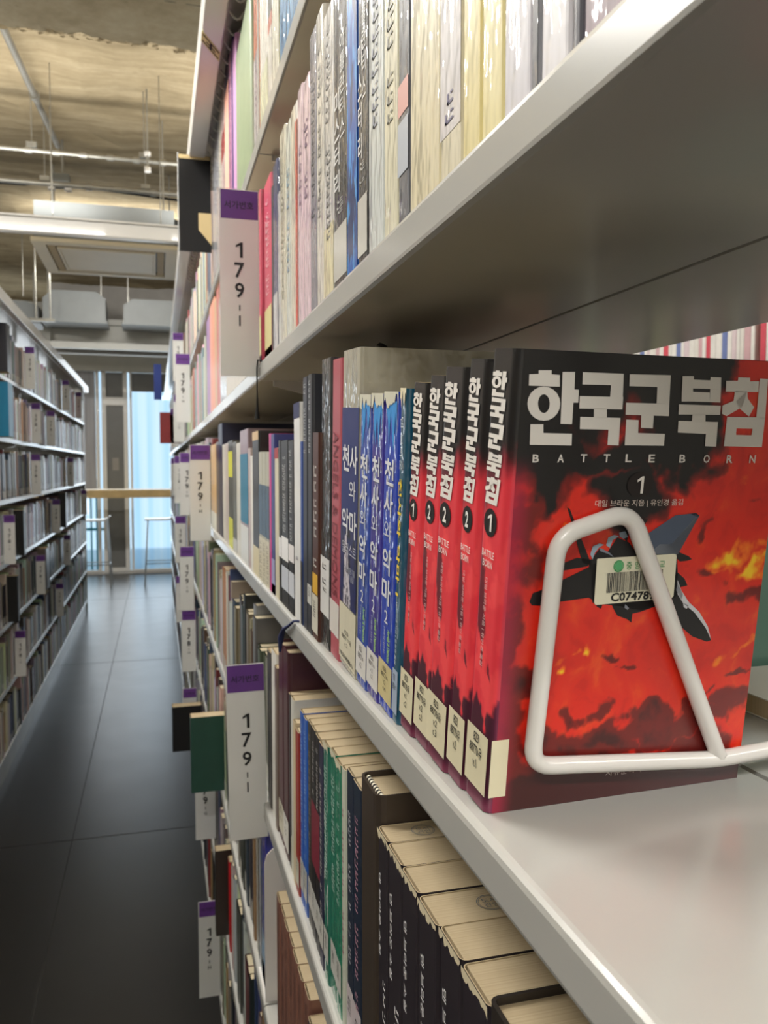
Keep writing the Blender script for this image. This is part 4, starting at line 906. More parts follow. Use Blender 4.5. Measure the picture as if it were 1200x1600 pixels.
sp2 = [
 (903, 990, None, dict(color=(112, 84, 100), H=.24, label='mauve spine nearest the lens on the shelf above', **W_)),
 (886, 903, None, dict(color=(60, 60, 72), H=.225, label='thin slate spine between two white plastic-covered books', **W_)),
 (839, 886, None, dict(color=(204, 202, 208), H=.235, label='glossy white book with crinkled film, second nearest on upper shelf', **W_)),
 (827, 839, None, dict(color=(132, 134, 140), H=.225, label='narrow grey spine with black foot on the upper shelf', band=[(0, .18, (38, 38, 52))], **W_)),
 (783, 827, None, dict(color=(200, 198, 206), H=.235, label='wide pale lavender book with white glare streak', marks=[(.5, .95, (150, 150, 160), 10)], **W_)),
 (749, 783, None, dict(color=(224, 212, 152), H=.235, label='pale yellow spine with grey lettering on the upper shelf', marks=[(.35, .9, (110, 104, 84), 9)], **W_)),
 (720, 749, None, dict(color=(222, 208, 146), H=.23, label='cream spine crossed by a thin blue line', band=[(.42, .435, (50, 66, 160))], **W_)),
 (686, 720, None, dict(color=(214, 206, 178), H=.225, label='crinkled cream book with ink marks at its foot', band=[(.1, .5, (206, 202, 204))], marks=[(.12, .2, (90, 84, 120), 2)], **W_)),
 (639, 686, None, dict(color=(216, 206, 172), H=.235, label='broad cream book wrapped in heavily wrinkled film', **W_)),
 (621, 639, None, dict(color=(88, 90, 98), H=.235, label='grey textured spine with a pinkish label', post=greytex, **W_)),
 (599, 621, None, dict(color=(214, 210, 184), H=.235, label='cream spine with a bright vertical glare line', marks=[(.3, .9, (130, 130, 120), 12)], **W_)),
 (575, 599, None, dict(color=(204, 210, 208), H=.235, label='bluish white spine beside the second black volume', marks=[(.2, .9, (120, 124, 140), 14)], **W_)),
 (559, 575, None, dict(color=(34, 32, 34), H=.24, label='black volume with white handwritten title, right of the blue spine', post=atlantis, **W_)),
 (543, 559, None, dict(color=(26, 84, 170), H=.24, label='vivid blue spine between two black volumes', post=blueart, **W_)),
 (522, 543, None, dict(color=(34, 32, 34), H=.24, label='black volume with white handwritten title, left of the blue spine', post=atlantis, **W_)),
 (506, 522, None, dict(color=(206, 204, 200), H=.245, label='white spine left of the black volumes', marks=[(.2, .95, (120, 118, 116), 20)], band=[(0, .25, (220, 212, 172))], **W_)),
 (495, 506, 14, dict(color=(210, 206, 196), label='cream spine with grey vertical title on the upper shelf', marks=[(.3, .95, (110, 108, 104), 22)], **W_)),
 (485, 495, 46, dict(color=(132, 130, 140), label='mid grey spine beside the cream title spine', marks=[(.3, .9, (90, 88, 96), 16)], **W_)),
 (474, 485, 120, dict(color=(222, 196, 206), label='pale pink book, nearer of two alike', marks=[(.5, .85, (120, 90, 120), 5)], **W_)),
 (466, 474, 134, dict(color=(222, 196, 206), label='pale pink book, farther of two alike', marks=[(.5, .85, (120, 90, 120), 5)], **W_)),
 (462, 466, 156, dict(color=(226, 222, 216), label='thin white spine with a red line down it', band=[(.0, .92, (206, 70, 44))], **W_)),
 (455, 462, 168, dict(color=(214, 206, 188), label='beige spine left of the red-lined one', **W_)),
 (447, 455, 190, dict(color=(208, 212, 202), label='pale green-grey spine with small blue print', marks=[(.3, .8, (120, 150, 170), 10)], **W_)),
 (438, 447, 200, dict(color=(212, 208, 188), label='ivory spine with a long grey title', marks=[(.2, .92, (140, 138, 120), 24)], **W_)),
 (434, 438, 300, dict(color=(196, 198, 196), label='short white spine before the navy one', **W_)),
 (427, 434, 252, dict(color=(66, 72, 110), label='glossy navy spine beside the pink pair', band=[(0, .3, (200, 200, 200))], **W_)),
 (424, 427, 290, dict(color=(60, 60, 64), label='thin charcoal spine touching the pink pair')),
 (413, 424, 279, dict(color=(206, 74, 100), label='raspberry pink book, nearer of the pair by the sign', band=[(.0, .28, (206, 196, 140)), (.0, .05, (206, 74, 90))], marks=[(.35, .9, (236, 200, 206), 14)])),
 (404.5, 413, 288, dict(color=(204, 72, 98), label='raspberry pink book, farther of the pair by the sign', band=[(.0, .28, (206, 196, 140)), (.0, .05, (206, 74, 90))], marks=[(.35, .9, (236, 200, 206), 14)])),
 (399, 402.5, 470, dict(color=(190, 186, 180), gap=True, label='short grey spine hidden behind the upper sign')),
 (352, 399, 455, dict(color=(196, 190, 180), H=.2, label='broad grey volume behind the upper sign')),
 (342, 352, 456, dict(color=(206, 210, 214), label='white-blue spine just left of the upper sign', **W_)),
 (337.5, 342, 450, dict(color=(196, 118, 116), label='reddish thin spine beside the white-blue one')),
 (334, 337.5, 470, dict(color=(200, 170, 140), label='tan spine among the salmon books')),
 (330, 334, 470, dict(color=(226, 160, 136), label='salmon orange spine on the upper shelf past the sign')),
 (326.5, 330, 480, dict(color=(228, 166, 150), label='peach spine next to the lavender one')),
 (321.5, 326.5, 500, dict(color=(170, 140, 186), label='lavender purple spine on the upper shelf past the sign')),
]
row('second', sp2, xs=0.148, ymid=420)
# top shelf
def greenface(o, T, H):
    decal(o, 'cover_panel', *QUAD, FR, .02, .13, .03, H-.05, (150, 166, 120), off=.0004); v_, f_ = quadhole([(0, 0), (1, 0), (1, 1), (0, 1)], [(.03, .02), (.97, .02), (.97, .98), (.03, .98)])
    decal(o, 'cover_border', v_, f_, FR, .018, .132, .028, H-.048, (60, 66, 56), off=.0006)
    for j in range(4): decal(o, 'cover_stripe', [(0, 0), (1, .4), (1, .6), (0, .2)], [(0, 1, 2, 3)], FR, .022, .128, .07+j*.03, .09+j*.03, (196, 206, 150), off=.0006)
spt = [
 (437, 470, None, dict(color=(60, 130, 180), H=.225, label='blue spine nearest on the topmost shelf', **W_)),
 (426, 437, None, dict(color=(222, 206, 110), H=.24, label='yellow-topped white spine on the topmost shelf', band=[(0, .55, (216, 214, 196))], **W_)),
 (418.5, 426, None, dict(color=(46, 50, 44), H=.24, label='black spine with green lettering on the topmost shelf', band=[(0, .38, (210, 206, 196)), (.38, .45, (190, 90, 60))], marks=[(.7, .95, (80, 180, 90), 5)], **W_)),
 (405, 418.5, None, dict(color=(216, 214, 204), H=.24, label='wide white spine on the topmost shelf', band=[(0, .3, (206, 210, 176))], **W_)),
 (396.5, 405, None, dict(color=(206, 120, 84), H=.24, label='orange spine with grey lettering beside the white plate', band=[(0, .55, (200, 194, 196))], marks=[(.2, .55, (110, 90, 100), 9)], **W_)),
 (368, 391.5, 33, dict(color=(140, 156, 122), gap=True, W=.16, hard=True, r=.005, label='sage green volume with framed picture on the topmost shelf', post=greenface)),
 (363.5, 368, 60, dict(color=(206, 150, 200), label='thin orchid pink spine beside the sage green volume')),
 (360.5, 363.5, 62, dict(color=(70, 44, 110), label='thin deep purple spine among the pink ones')),
 (356.5, 360.5, 82, dict(color=(214, 140, 190), label='rose pink spine left of the purple one', **W_)),
 (350, 356.5, 97, dict(color=(36, 44, 86), label='navy-topped spine left of the rose pink one', band=[(0, .85, (232, 170, 150))])),
 (344, 350, 128, dict(color=(226, 196, 196), label='blush pink spine with a red squiggle', band=[(.55, .7, (190, 60, 70))], **W_)),
 (340, 344, 138, dict(color=(226, 222, 206), label='cream white spine at the left of the pink group', **W_)),
 (334, 340, 190, dict(color=(168, 170, 178), label='silver grey spine on the topmost shelf', **W_)),
 (329.5, 334, 200, dict(color=(150, 152, 160), label='cool grey spine beside the black index board', **W_)),
]
row('top', spt, xs=0.148, ymid=100)
# fourth shelf (below the red books): tops in view
def stamp(x, y):
    def g(o, T, H):
        hp = H-.0006
        for rr_, w_ in ((.0085, .0005), (.0074, .0003)):
            v_, f_ = ring(.5, .5, .5, .5, .5-w_/rr_/2, .5-w_/rr_/2, 28); decal(o, 'library_stamp', v_, f_, 'top', x-rr_, x+rr_, T/2-rr_, T/2+rr_, (96, 106, 112), T=hp, off=.0003)
        v_, f_, _a = text_mesh('도서\n관인'); decal(o, 'library_stamp', v_, f_, 'top', x-.0048, x+.0048, T/2-.0048, T/2+.0048, (96, 106, 112), T=hp, off=.0003)
    return g
def headband(o, T, H):
    mb = MB(); n = 16
    for j in range(n): y0 = .004+(T-.008)*j/n; mb.tube([(.0062, y0, H-.0032), (.0062, y0+(T-.008)/n*.8, H-.0032)], .0020, 8, j % 2)
    h_ = mb.build('headband', [M['black'], M['cream']], o); h_['label'] = 'striped headband'; h_['kind'] = 'stuff'
def chain(*fs): return lambda o, T, H: [f(o, T, H) for f in fs]
def angelset(o, T, H):
    txt(o, '댄 브라운 소설', SP, T*.60, T*.78, H-.090, H-.030, (232, 230, 232), rot=True, bold=.01)
    txt(o, '디지털 포트', SP, T*.18, T*.40, .075, H-.095, (206, 204, 206), rot=True) if False else dashes(o, T*.15, T*.45, .060, H-.100, (232, 230, 232), 6)
    decal(o, 'worn_edge', *ragged(int(T*1e6), 15, .6), SP, .0005, T-.0005, H-.006, H+.0001, (214, 202, 172), off=.0005)
def greentx(o, T, H): dashes(o, T*.25, T*.75, .10, H-.02, (190, 216, 206), 16); decal(o, 'worn_edge', [(0, .5), (.3, .1), (.6, .5), (1, .2), (1, 1), (0, 1)], [(0, 1, 2, 3, 4, 5)], SP, 0, T, H-.008, H+.0001, (206, 200, 176), off=.0004)
SET = dict(color=(38, 32, 40), W=.158, r=.004)
yy4 = [(.2950, .3555), (.3555, .3915), (.3915, .4270), (.4270, .4620), (.4620, .4975), (.4975, .5300), (.5310, .5760)]
s4 = []
d4 = [(.2950, .3540, dict(H=.236, color=(40, 34, 30), hard=True, r=.005, W=.16, label='dark-edged hardback nearest the lens on the shelf below')),
      (.3545, .3910, dict(H=.230, post=angelset, label='dark volume of the stained set, first from the near hardback', **SET)),
      (.3915, .4265, dict(H=.231, post=angelset, label='dark volume of the stained set, second from the near hardback', **SET)),
      (.4270, .4620, dict(H=.230, post=chain(angelset, stamp(.040, 0)), label='dark volume with a round stamp, third from the near hardback', **SET)),
      (.4625, .4975, dict(H=.231, post=angelset, label='dark volume of the stained set, fourth from the near hardback', **SET)),
      (.4980, .5320, dict(H=.231, post=angelset, label='dark volume of the stained set, fifth from the near hardback', **SET)),
      (.5325, .5600, dict(H=.231, post=chain(angelset, stamp(.030, 0)), label='dark stamped volume beside the brown leather-like hardback', **SET)),
      (.5610, .6120, dict(H=.252, post=chain(stamp(.045, 0), headband), color=(58, 48, 40), hard=True, r=.008, W=.165, label='brown hardback with black headband and round stamp')),
      (.6130, .6420, dict(H=.236, color=(16, 34, 56), post=mk(.2, .9, (200, 150, 170), 18), sticker=((206, 196, 200), .01, .05), label='dark navy volume with pink script, beside the brown hardback')),
      (.6430, .6680, dict(H=.236, color=(20, 36, 58), post=mk(.3, .9, (180, 180, 190), 18), sticker=((206, 196, 200), .01, .05), label='dark navy volume, farther of two by the brown hardback')),
      (.6690, .6840, dict(H=.232, color=(200, 206, 190), post=mk(.2, .9, (150, 90, 110), 16), label='pale spine with pink script beside the navy pair')),
      (.6850, .7080, dict(H=.230, color=(26, 128, 98), wrap=True, post=greentx, sticker=((206, 206, 200), .02, .05), label='sea green book with white title, nearest of three')),
      (.7090, .7340, dict(H=.231, color=(28, 122, 96), wrap=True, post=greentx, sticker=((206, 206, 200), .02, .05), label='sea green book with white title, middle of three')),
      (.7350, .7580, dict(H=.230, color=(34, 118, 98), wrap=True, post=greentx, sticker=((206, 206, 200), .02, .05), label='sea green book with white title, farthest of three')),
      (.7590, .7810, dict(H=.222, color=(38, 40, 70), post=mk(.2, .9, (200, 196, 190), 20), sticker=((206, 206, 200), .02, .05), label='dark indigo spine next to the sea green books')),
      (.7820, .8060, dict(H=.222, color=(24, 22, 26), band=[(.35, .65, (116, 26, 48))], post=mk(.66, .95, (196, 192, 190), 10), sticker=((206, 206, 200), .02, .05), label='black spine with crimson middle, nearer of a pair')),
      (.8070, .8310, dict(H=.222, color=(24, 22, 26), band=[(.35, .65, (116, 26, 48))], post=mk(.66, .95, (196, 192, 190), 10), sticker=((206, 206, 200), .02, .05), label='black spine with crimson middle, farther of a pair')),
      (.8320, .8560, dict(H=.221, color=(44, 42, 36), post=mk(.3, .95, (150, 140, 120), 16), sticker=((206, 206, 200), .02, .05), label='olive black spine beside the blue ones')),
      (.8570, .8790, dict(H=.218, color=(40, 96, 186), post=mk(.2, .95, (150, 190, 230), 20), sticker=((206, 206, 200), .015, .05), label='mid blue spine on the shelf below, nearer of two')),
      (.8800, .9010, dict(H=.219, color=(36, 90, 180), post=mk(.2, .95, (150, 190, 230), 20), sticker=((206, 206, 200), .015, .05), label='mid blue spine on the shelf below, farther of two')),
      (.9020, .9260, dict(H=.190, color=(150, 44, 36), label='short brick red book beside the blue spines', sticker=((214, 210, 190), .01, .04))),
      (.9270, .9450, dict(H=.194, color=(206, 186, 150), label='short tan book between brick red and white spines')),
      (.9460, .9700, dict(H=.215, color=(206, 206, 198), W=.16, label='white spine under the wood-toned cover', band=[(0, .2, (200, 198, 180))])),
      (.9710, .9860, dict(H=.215, color=(40, 40, 44), label='thin black spine before the maroon hardback')),
      (.9870, 1.030, dict(H=.262, color=(66, 26, 38), hard=True, r=.006, W=.17, label='tall maroon hardback with striped pages', sticker=((226, 224, 216), .01, .05))),
      (1.031, 1.075, dict(H=.262, color=(74, 32, 44), hard=True, r=.006, W=.17, label='tall maroon hardback, second behind the striped one', sticker=((206, 200, 176), .01, .05))),
      (1.076, 1.100, dict(H=.222, color=(110, 92, 84), label='worn brown spine next to the lower sign')),
      (1.101, 1.150, dict(H=.235, color=(224, 222, 214), label='white boxed volume with two black lines on its face', post=lambda o, T, H: [decal(o, 'printed_line', *QUAD, FR, .02, .05, H-.022-.006*j, H-.020-.006*j, (40, 40, 40), off=.0004) for j in range(2)])),
      (1.151, 1.190, dict(H=.226, color=(52, 50, 48), label='dark spine at the end of the first bay below')),
      ]
for a, b_, kw in d4:
    kw = dict(kw); post = kw.pop('post', None)
    o = book(.1495+rnd.uniform(-.001, .002), a, LV['fourth']+.0002, b_-a, kw.pop('H'), **kw)
    if post: post(o, b_-a, o.dimensions.z if False else kw.get('H', 0) or [k_ for k_ in d4 if k_[0] == a][0][2]['H'])
# fifth shelf near bay: pieces seen past the shelf lip
d5 = []
y = .62
for i in range(6):
    d5.append((y, y+.030, dict(H=.232, color=(40, 40, 44), label='dark volume on the fifth shelf, %s from the camera side' % ('first', 'second', 'third', 'fourth', 'fifth', 'sixth')[i]))); y += .031
d5 += [(.815, .850, dict(H=.215, color=(30, 34, 60), label='navy spine on the fifth shelf beside the rust volumes'))]
y = .855
for i in range(7):
    d5.append((y, y+.0335, dict(H=.228, color=(134, 92, 78), wrap=False, r=.004, label='rust brown patterned volume, %s of seven on the fifth shelf' % ('first', 'second', 'third', 'fourth', 'fifth', 'sixth', 'seventh')[i], post=mk(.1, .95, (90, 56, 50), 22)))); y += .0345
for a, b_, kw in d5:
    kw = dict(kw); post = kw.pop('post', None); H = kw.pop('H'); o = book(.1495+rnd.uniform(-.001, .002), a, LV['fifth']+.0002, b_-a, H, **kw)
    if post: post(o, b_-a, H)
# blue magazines and a white plate bookend at the bay joint below
y = 1.222
for i, (t_, H, c) in enumerate(((.030, .268, (44, 48, 150)), (.022, .268, (52, 70, 160)), (.020, .26, (60, 90, 110)), (.018, .262, (180, 186, 196)), (.016, .255, (70, 80, 60)), (.022, .262, (196, 196, 190)))):
    o = book(.150, y, LV['fifth']+.0002, t_, H, W=.17, color=c, wrap=True, label=['deep blue magazine volume behind the white plate bookend', 'blue magazine volume with a pale flare, second behind the plate', 'slate magazine volume, third behind the plate', 'pale magazine volume, fourth behind the plate', 'olive magazine volume, fifth behind the plate', 'off-white magazine volume, sixth behind the plate'][i],
             band=[(.0, .30, (110, 170, 220)), (.0, .12, (226, 226, 220))] if i < 2 else None); y += t_+.0006
def plate_bookend(y, lv, h, label, x=.146):
    e_ = empty('plate_bookend', (x, y, CZ+LV[lv])); tag(e_, label, 'bookend')
    r_ = .025; w_ = .13
    P = [(0, 0), (w_, 0), (w_, h-r_)]+[(w_-r_+r_*math.cos(a), h-r_+r_*math.sin(a)) for a in (0, .5, 1.05, PI/2)]+[(r_+r_*math.cos(a), h-r_+r_*math.sin(a)) for a in (PI/2, 2.1, 2.6, PI)]
    MB().prism(P, 'y', 0, .0015).build('upright_plate', M['white'], e_); MB().box(0.0, w_, .0015, .09, .0001, .0009).build('base_plate', M['white'], e_)
plate_bookend(1.2045, 'fifth', .24, 'white steel plate bookend beside the deep blue magazines')
plate_bookend(1.2068, 'top', .25, 'thin white steel plate between books on the topmost shelf')

# ------------------------------------------------------------------ shelf number signs
def sign(x0, y, ztop, h, digits, label, tail='', wdt=.055, flip=False, tilt=0.0):
    e_ = empty('shelf_sign', (x0, y, CZ+ztop)); tag(e_, label, 'sign'); e_.rotation_euler = (0, tilt, 0)
    w_ = wdt; hd = h*.155
    MB().box(0, w_, 0, .0012, -h, 0).build('card', M['paper'], e_)
    MB().box(.002, w_-.0005, -.0006, 0, -hd, -.001).build('purple_header', M['purple'], e_)
    MB().box(-.003, w_+.002, -.0030, -.0018, -h-.002, .001).build('clear_cover', M['acrylic'], e_)
    MB().box(-.003, w_+.014, .0014, .0030, -h-.002, .001).build('back_plate', M['acrylic'], e_)
    MB().box(w_+.002, w_+.014, .0030, .012, -h*.9, -h*.8).build('clip', M['acrylic'], e_)
    def T_(body, a0, a1, z0, z1, c, b=0.0):
        v_, f_, asp = text_mesh(body, b); hh = z1-z0; cx = (a0+a1)/2; ww = min(a1-a0, hh*asp)
        me = bpy.data.meshes.new('lettering'); me.from_pydata([(cx-ww/2+ww*x, -.0009, z0+hh*y_) for x, y_ in v_], [], f_); link('lettering', me, M['print'], e_, color=c)
    T_('서가번호', .006, w_-.006, -hd*.66, -hd*.40, (36, 24, 52), .01)
    z = -hd-h*.125
    for ch in digits: T_(ch, 0, w_, z-h*.082, z, (26, 26, 28), .015); z -= h*.108
    MB().box(w_/2-.0008, w_/2+.0008, -.0010, 0, z-h*.042, z-h*.012).build('dash', M['black'], e_)
    if tail == 'I': MB().box(w_/2-.0010, w_/2+.0010, -.0010, 0, z-h*.125, z-h*.068).build('lettering', M['black'], e_)
    elif tail: T_(tail, 0, w_, z-h*.105, z-h*.070, (26, 26, 28), .01)
    return e_
yJ = [YB0+PITCHB*i for i in range(1, 10)]
sign(.0895, 1.199, .391, .262, '179', 'upper 179-I shelf sign with purple header, sticking out beside the pink books', 'I')
sign(.0895, 1.180, -.2855, .258, '179', 'lower 179-I shelf sign with purple header, above the deep blue magazines', 'I', tilt=R(-1.0))
sign(.0850, 2.300, .058, .262, '179', '179-H shelf sign beside the ochre spine on the third shelf', 'H')
sign(.0870, 2.160, -1.150, .262, '179', 'lowest 179-H sign in the frame, against the dark floor', 'H')
sign(.0820, 3.40, -.325, .262, '179', '179 sign just below and left of the ochre book', 'G')
sign(.0880, 2.29, -.80, .24, '179', 'small 179 sign half hidden low by the green book', 'G')
sign(.0730, 3.30, .435, .265, '179', 'sign 179 with glare, on the upper shelf left of the salmon spines', 'H')
bb = empty('index_board', (.064, 2.20, CZ+.552)); tag(bb, 'black index board with a tan card corner, sticking out of the top shelf', 'index board')
MB().box(0, .080, 0, .006, 0, .243).build('board', M['black'], bb); MB().box(0, .078, -.001, 0, .232, .242).build('tan_strip', M['tan'], bb)
MB().prism([(.080, .018), (.080, .098), (.048, .098), (.048, .055)], 'y', -.0016, 0).build('tan_card', M['tan'], bb)
MB().tube([(-.002, .003, -.002), (-.002, .003, .247)], .0015, 6).build('edge_wire', M['chrome'], bb)
MB().box(.02, .15, .006, .010, .01, .03).build('arm', steel, bb)
n_ = 0
for (lv, y, dg) in (('second', 4.45, '178'), ('second', 5.55, '178'), ('third', 3.38, '179'), ('third', 4.5, '178'), ('third', 5.6, '178'), ('fourth', 4.5, '178'), ('fifth', 3.4, '178'), ('sixth', 3.4, '178'), ('fifth', 4.5, '178'), ('top', 4.45, '179')):
    if lv == 'fourth': pass
    sign(.0860, y, LV[lv]+.225, .25, dg, 'blurred shelf sign with purple header on the %s shelf of the right bookcase, %s joint' % (lv, {3: 'third', 4: 'fourth', 5: 'fifth'}[int(y)]), 'H')
ls = [('top', 5.35), ('second', 6.3), ('second', 5.55), ('top', 7.35), ('top', 8.5), ('third', 5.5), ('third', 7.6), ('fourth', 6.5), ('fifth', 5.6), ('fourth', 8.9), ('sixth', 4.75), ('fifth', 7.2), ('sixth', 6.6), ('fourth', 4.5)]
seen = {}
for lv, y in ls:
    seen[lv] = seen.get(lv, 0)+1
for lv, y in sorted(ls):
    seen[lv+'n'] = seen.get(lv+'n', 0)+1
    e_ = sign(XL+.0, y, LV[lv]+.245, .25, '178', 'small 178 sign on the %s shelf of the left bookcase, %s along' % (lv, ['', 'first', 'second', 'third', 'fourth'][seen[lv+'n']]), 'H')

# ------------------------------------------------------------------ other items held by the shelves
teal_b = book(.375, .546, ZB+.0002, .05, .20, W=.125, color=(92, 128, 116), hard=True, r=.006, label='sea-green box file on the rear shelf behind the red book')
lo = empty('booklet', (.392, .395, CZ+ZB+.0004)); tag(lo, 'pale grey booklet lying flat on the rear shelf behind the red book', 'booklet')
MB().box(0, .10, 0, .14, 0, .0008).box(0, .10, 0, .14, .0132, .014).build('cover', M['offwhite'], lo); MB().box(.001, .099, .001, .139, .0008, .0132).build('page_block', M['pages'], lo)
def ribbon(name, pts, r, mat, label):
    o = MB().tube(pts, r, 8).build(name, mat); tag(o, label, 'ribbon'); return o
ribbon('bookmark_ribbon', [(.150, 1.19, CZ+.150), (.141, 1.19, CZ+.1515), (.1395, 1.19, CZ+.140), (.1395, 1.189, CZ+.105), (.1393, 1.188, CZ+.085), (.1393, 1.187, CZ+.067)], [.0012, .0012, .0012, .0010, .0018, .0042], M['black'], 'thin black bookmark ribbon hanging over the upper shelf edge')
ribbon('bookmark_ribbon', [(.150, .885, CZ-.1698), (.1415, .885, CZ-.1695), (.1395, .905, CZ-.178), (.139, .945, CZ-.190), (.139, .965, CZ-.203), (.1385, .972, CZ-.222)], [.0014, .0014, .0016, .0024, .0038, .0016], flat('navy_cloth', (30, 42, 88), .7), 'navy bookmark ribbon curling over the third shelf edge')
hb = MB().tube([(0, -.014, 0), (0, -.010, .010), (0, 0, .013), (0, .010, .010), (0, .014, 0)], .004, 8).build('fabric_loop', M['black']); hb.location = (.190, .700, CZ+ZB+.262); tag(hb, 'black fabric loop on top of the beige-topped book', 'loop')
# books jutting out over the aisle
def jut(x, y, lv, T, H, W, c, label): return book(x, y, LV[lv]+.0002, T, H, W=W, color=c, label=label)
J = [jut(.120, 1.955, 'sixth', .030, .21, .15, (54, 46, 40), 'dark brown volume sticking out over the aisle, low down'),
     jut(.147, 1.880, 'sixth', .034, .215, .15, (196, 24, 34), 'bright red volume low on the right, beside the brown one'),
     jut(.070, 2.05, 'fifth', .04, .19, .15, (30, 74, 62), 'dark green bound volume sticking out over the aisle'),
     jut(.042, 3.30, 'sixth', .05, .18, .15, (16, 16, 18), 'black box file end sticking out above the floor'),
     jut(.020, 5.55, 'second', .05, .20, .16, (150, 36, 40), 'small dark red volume sticking out near the far end')]
fb = empty('index_board', (-.014, 6.07, CZ+.470)); tag(fb, 'royal blue index board sticking out over the aisle, far away', 'index board')
MB().box(0, .052, 0, .008, 0, .25).build('board', flat('royal_blue', (34, 66, 160), .5), fb); MB().box(.052, .20, .002, .006, .0, .03).build('arm', M['acrylic'], fb)
LJ = [(XL, 7.0, 'fourth', .09, .28, (12, 12, 12), 'black box file sticking out of the left bookcase, fourth shelf'), (XL, 4.85, 'fourth', .06, .25, (14, 14, 14), 'black box file near the frame edge, left bookcase'),
      (XL, 5.75, 'fifth', .17, .27, (92, 82, 74), 'brown-grey cardboard box face on the left bookcase, fifth shelf'), (XL, 4.6, 'fifth', .05, .24, (14, 14, 16), 'black file low at the frame edge, left bookcase'),
      (XL, 4.46, 'top', .10, .24, (20, 24, 34), 'large dark book on the top shelf of the left bookcase'), (XL, 4.46, 'second', .14, .27, (20, 120, 160), 'large turquoise book standing on the left bookcase')]
# ------------------------------------------------------------------ bulk rows
PAL_U = [(206, 204, 198), (190, 186, 178), (214, 208, 188), (176, 176, 180), (222, 216, 206), (150, 150, 154), (200, 180, 176), (214, 186, 190), (120, 130, 140), (166, 160, 146), (70, 74, 84), (200, 196, 186), (216, 214, 210), (182, 120, 110), (98, 110, 130)]
PAL_D = [(150, 144, 130), (110, 104, 96), (60, 58, 58), (176, 170, 156), (90, 70, 62), (40, 60, 76), (120, 50, 50), (190, 184, 170), (34, 36, 44), (74, 84, 74), (160, 130, 90), (200, 196, 188), (50, 66, 110), (140, 136, 130)]
def cname(c):
    names = {'white': (215, 213, 208), 'cream': (214, 206, 180), 'grey': (150, 150, 150), 'charcoal': (60, 60, 62), 'black': (28, 28, 32), 'brown': (96, 76, 62), 'tan': (165, 140, 100), 'pink': (214, 184, 188), 'red': (150, 60, 55), 'navy': (45, 60, 105), 'steel blue': (100, 115, 135), 'olive grey': (110, 106, 92), 'teal': (40, 100, 110), 'pale beige': (190, 182, 168)}
    return min(names, key=lambda k_: sum((a-b)**2 for a, b in zip(names[k_], c)))
bulk = []     # x_spine, sgn, y0, T, z, H, W, color, sticker, shelf, case
def fill(case, sgn, x, lv, ya, yb, pal, hmin=.195, hmax=.262, near=None):
    y = ya
    while y < yb-.012:
        b = math.floor((y-near)/PITCHB); e_ = near+(b+1)*PITCHB
        if rnd.random() < .02: y += rnd.uniform(.01, .05); continue
        T = rnd.choice((.012, .016, .020, .024, .028, .034))*rnd.uniform(.9, 1.15)
        if y+T > e_-.006: y = e_+.004; continue
        run = rnd.choice((1, 1, 1, 2, 3)); c = rnd.choice(pal); c = tuple(max(8, min(235, int(v_*rnd.uniform(.86, 1.08)))) for v_ in c); H = rnd.uniform(hmin, hmax); W = rnd.uniform(.13, .165)
        for _ in range(run):
            if y+T > min(e_-.006, yb): break
            bulk.append([x+sgn*rnd.uniform(.003, .012), sgn, y, T, LV[lv], H, W, c, rnd.random() < .75, lv, case]); y += T+.0007
near_end = {'third': y3_end+.005, 'second': col_y(321, 420, .148)+.005, 'top': col_y(329, 100, .148)+.005, 'fourth': 1.206, 'fifth': y+.002 if False else 1.37, 'sixth': YB0+.3, 'lowest': YB0+.6}
for lv in LEV:
    pal = PAL_U if lv in ('top', 'second') else PAL_D + (PAL_U[:5] if lv == 'third' else [])
    fill('right', 1, XF, lv, near_end[lv], YB0+9*PITCHB-.02, pal, near=YB0)
    fill('left', -1, XL, lv, YL0+.005, YL0+NL*PITCHB-.02, PAL_U if lv in ('top', 'second') else PAL_D+PAL_U[:4], near=YL0)
# take out those that stand where jutting volumes stand
def clash(b, x, y0, y1, lv): return b[9] == lv and b[2] < y1 and b[2]+b[3] > y0 and ((b[10] == 'right') == (x > 0))
hold = [(1, 1.875, 1.99, 'sixth'), (1, 2.045, 2.095, 'fifth'), (1, 3.295, 3.355, 'sixth'), (1, 5.545, 5.605, 'second')] + [(-1, y_-.005, y_+t_+.01, lv) for (_, y_, lv, t_, _h, _c, _l) in LJ]
for (_x, yy_, lv_, t_, H_, c_, lab_) in LJ:
    o = book(XL+.045, yy_, LV[lv_]+.0002, t_, H_, W=.16, color=c_, label=lab_); o.scale = (-1, 1, 1); 
bulk = [b for b in bulk if not any(clash(b, *h) for h in hold)]
def score(b):
    x, sgn, y_, T, z, H = b[:6]
    ps = [proj((x, q, zz)) for q in (y_, y_+T) for zz in (z, z+H)]
    xs = [p[0] for p in ps]; ys = [p[1] for p in ps]
    w_ = min(max(xs), 1200)-max(min(xs), 0); h_ = min(max(ys), 1600)-max(min(ys), 0)
    return max(0, w_)*max(0, h_)
bulk.sort(key=score, reverse=True)
shade = [b for b in bulk if score(b) <= 0 and b[10] == 'left' and b[2] < 4.6]
bulk = [b for b in bulk if score(b) > 0]
room = 276-N_IND[0]
ind = bulk[:room]; rest = bulk[room:]+shade
ORD = lambda n: '%d%s' % (n, 'th' if 10 <= n % 100 <= 20 else {1: 'st', 2: 'nd', 3: 'rd'}.get(n % 10, 'th'))
SHN = {'top': 'topmost', 'second': 'second', 'third': 'third', 'fourth': 'fourth', 'fifth': 'fifth', 'sixth': 'sixth', 'lowest': 'lowest'}
ind.sort(key=lambda b: (b[10], b[9], b[2])); cnt = {}
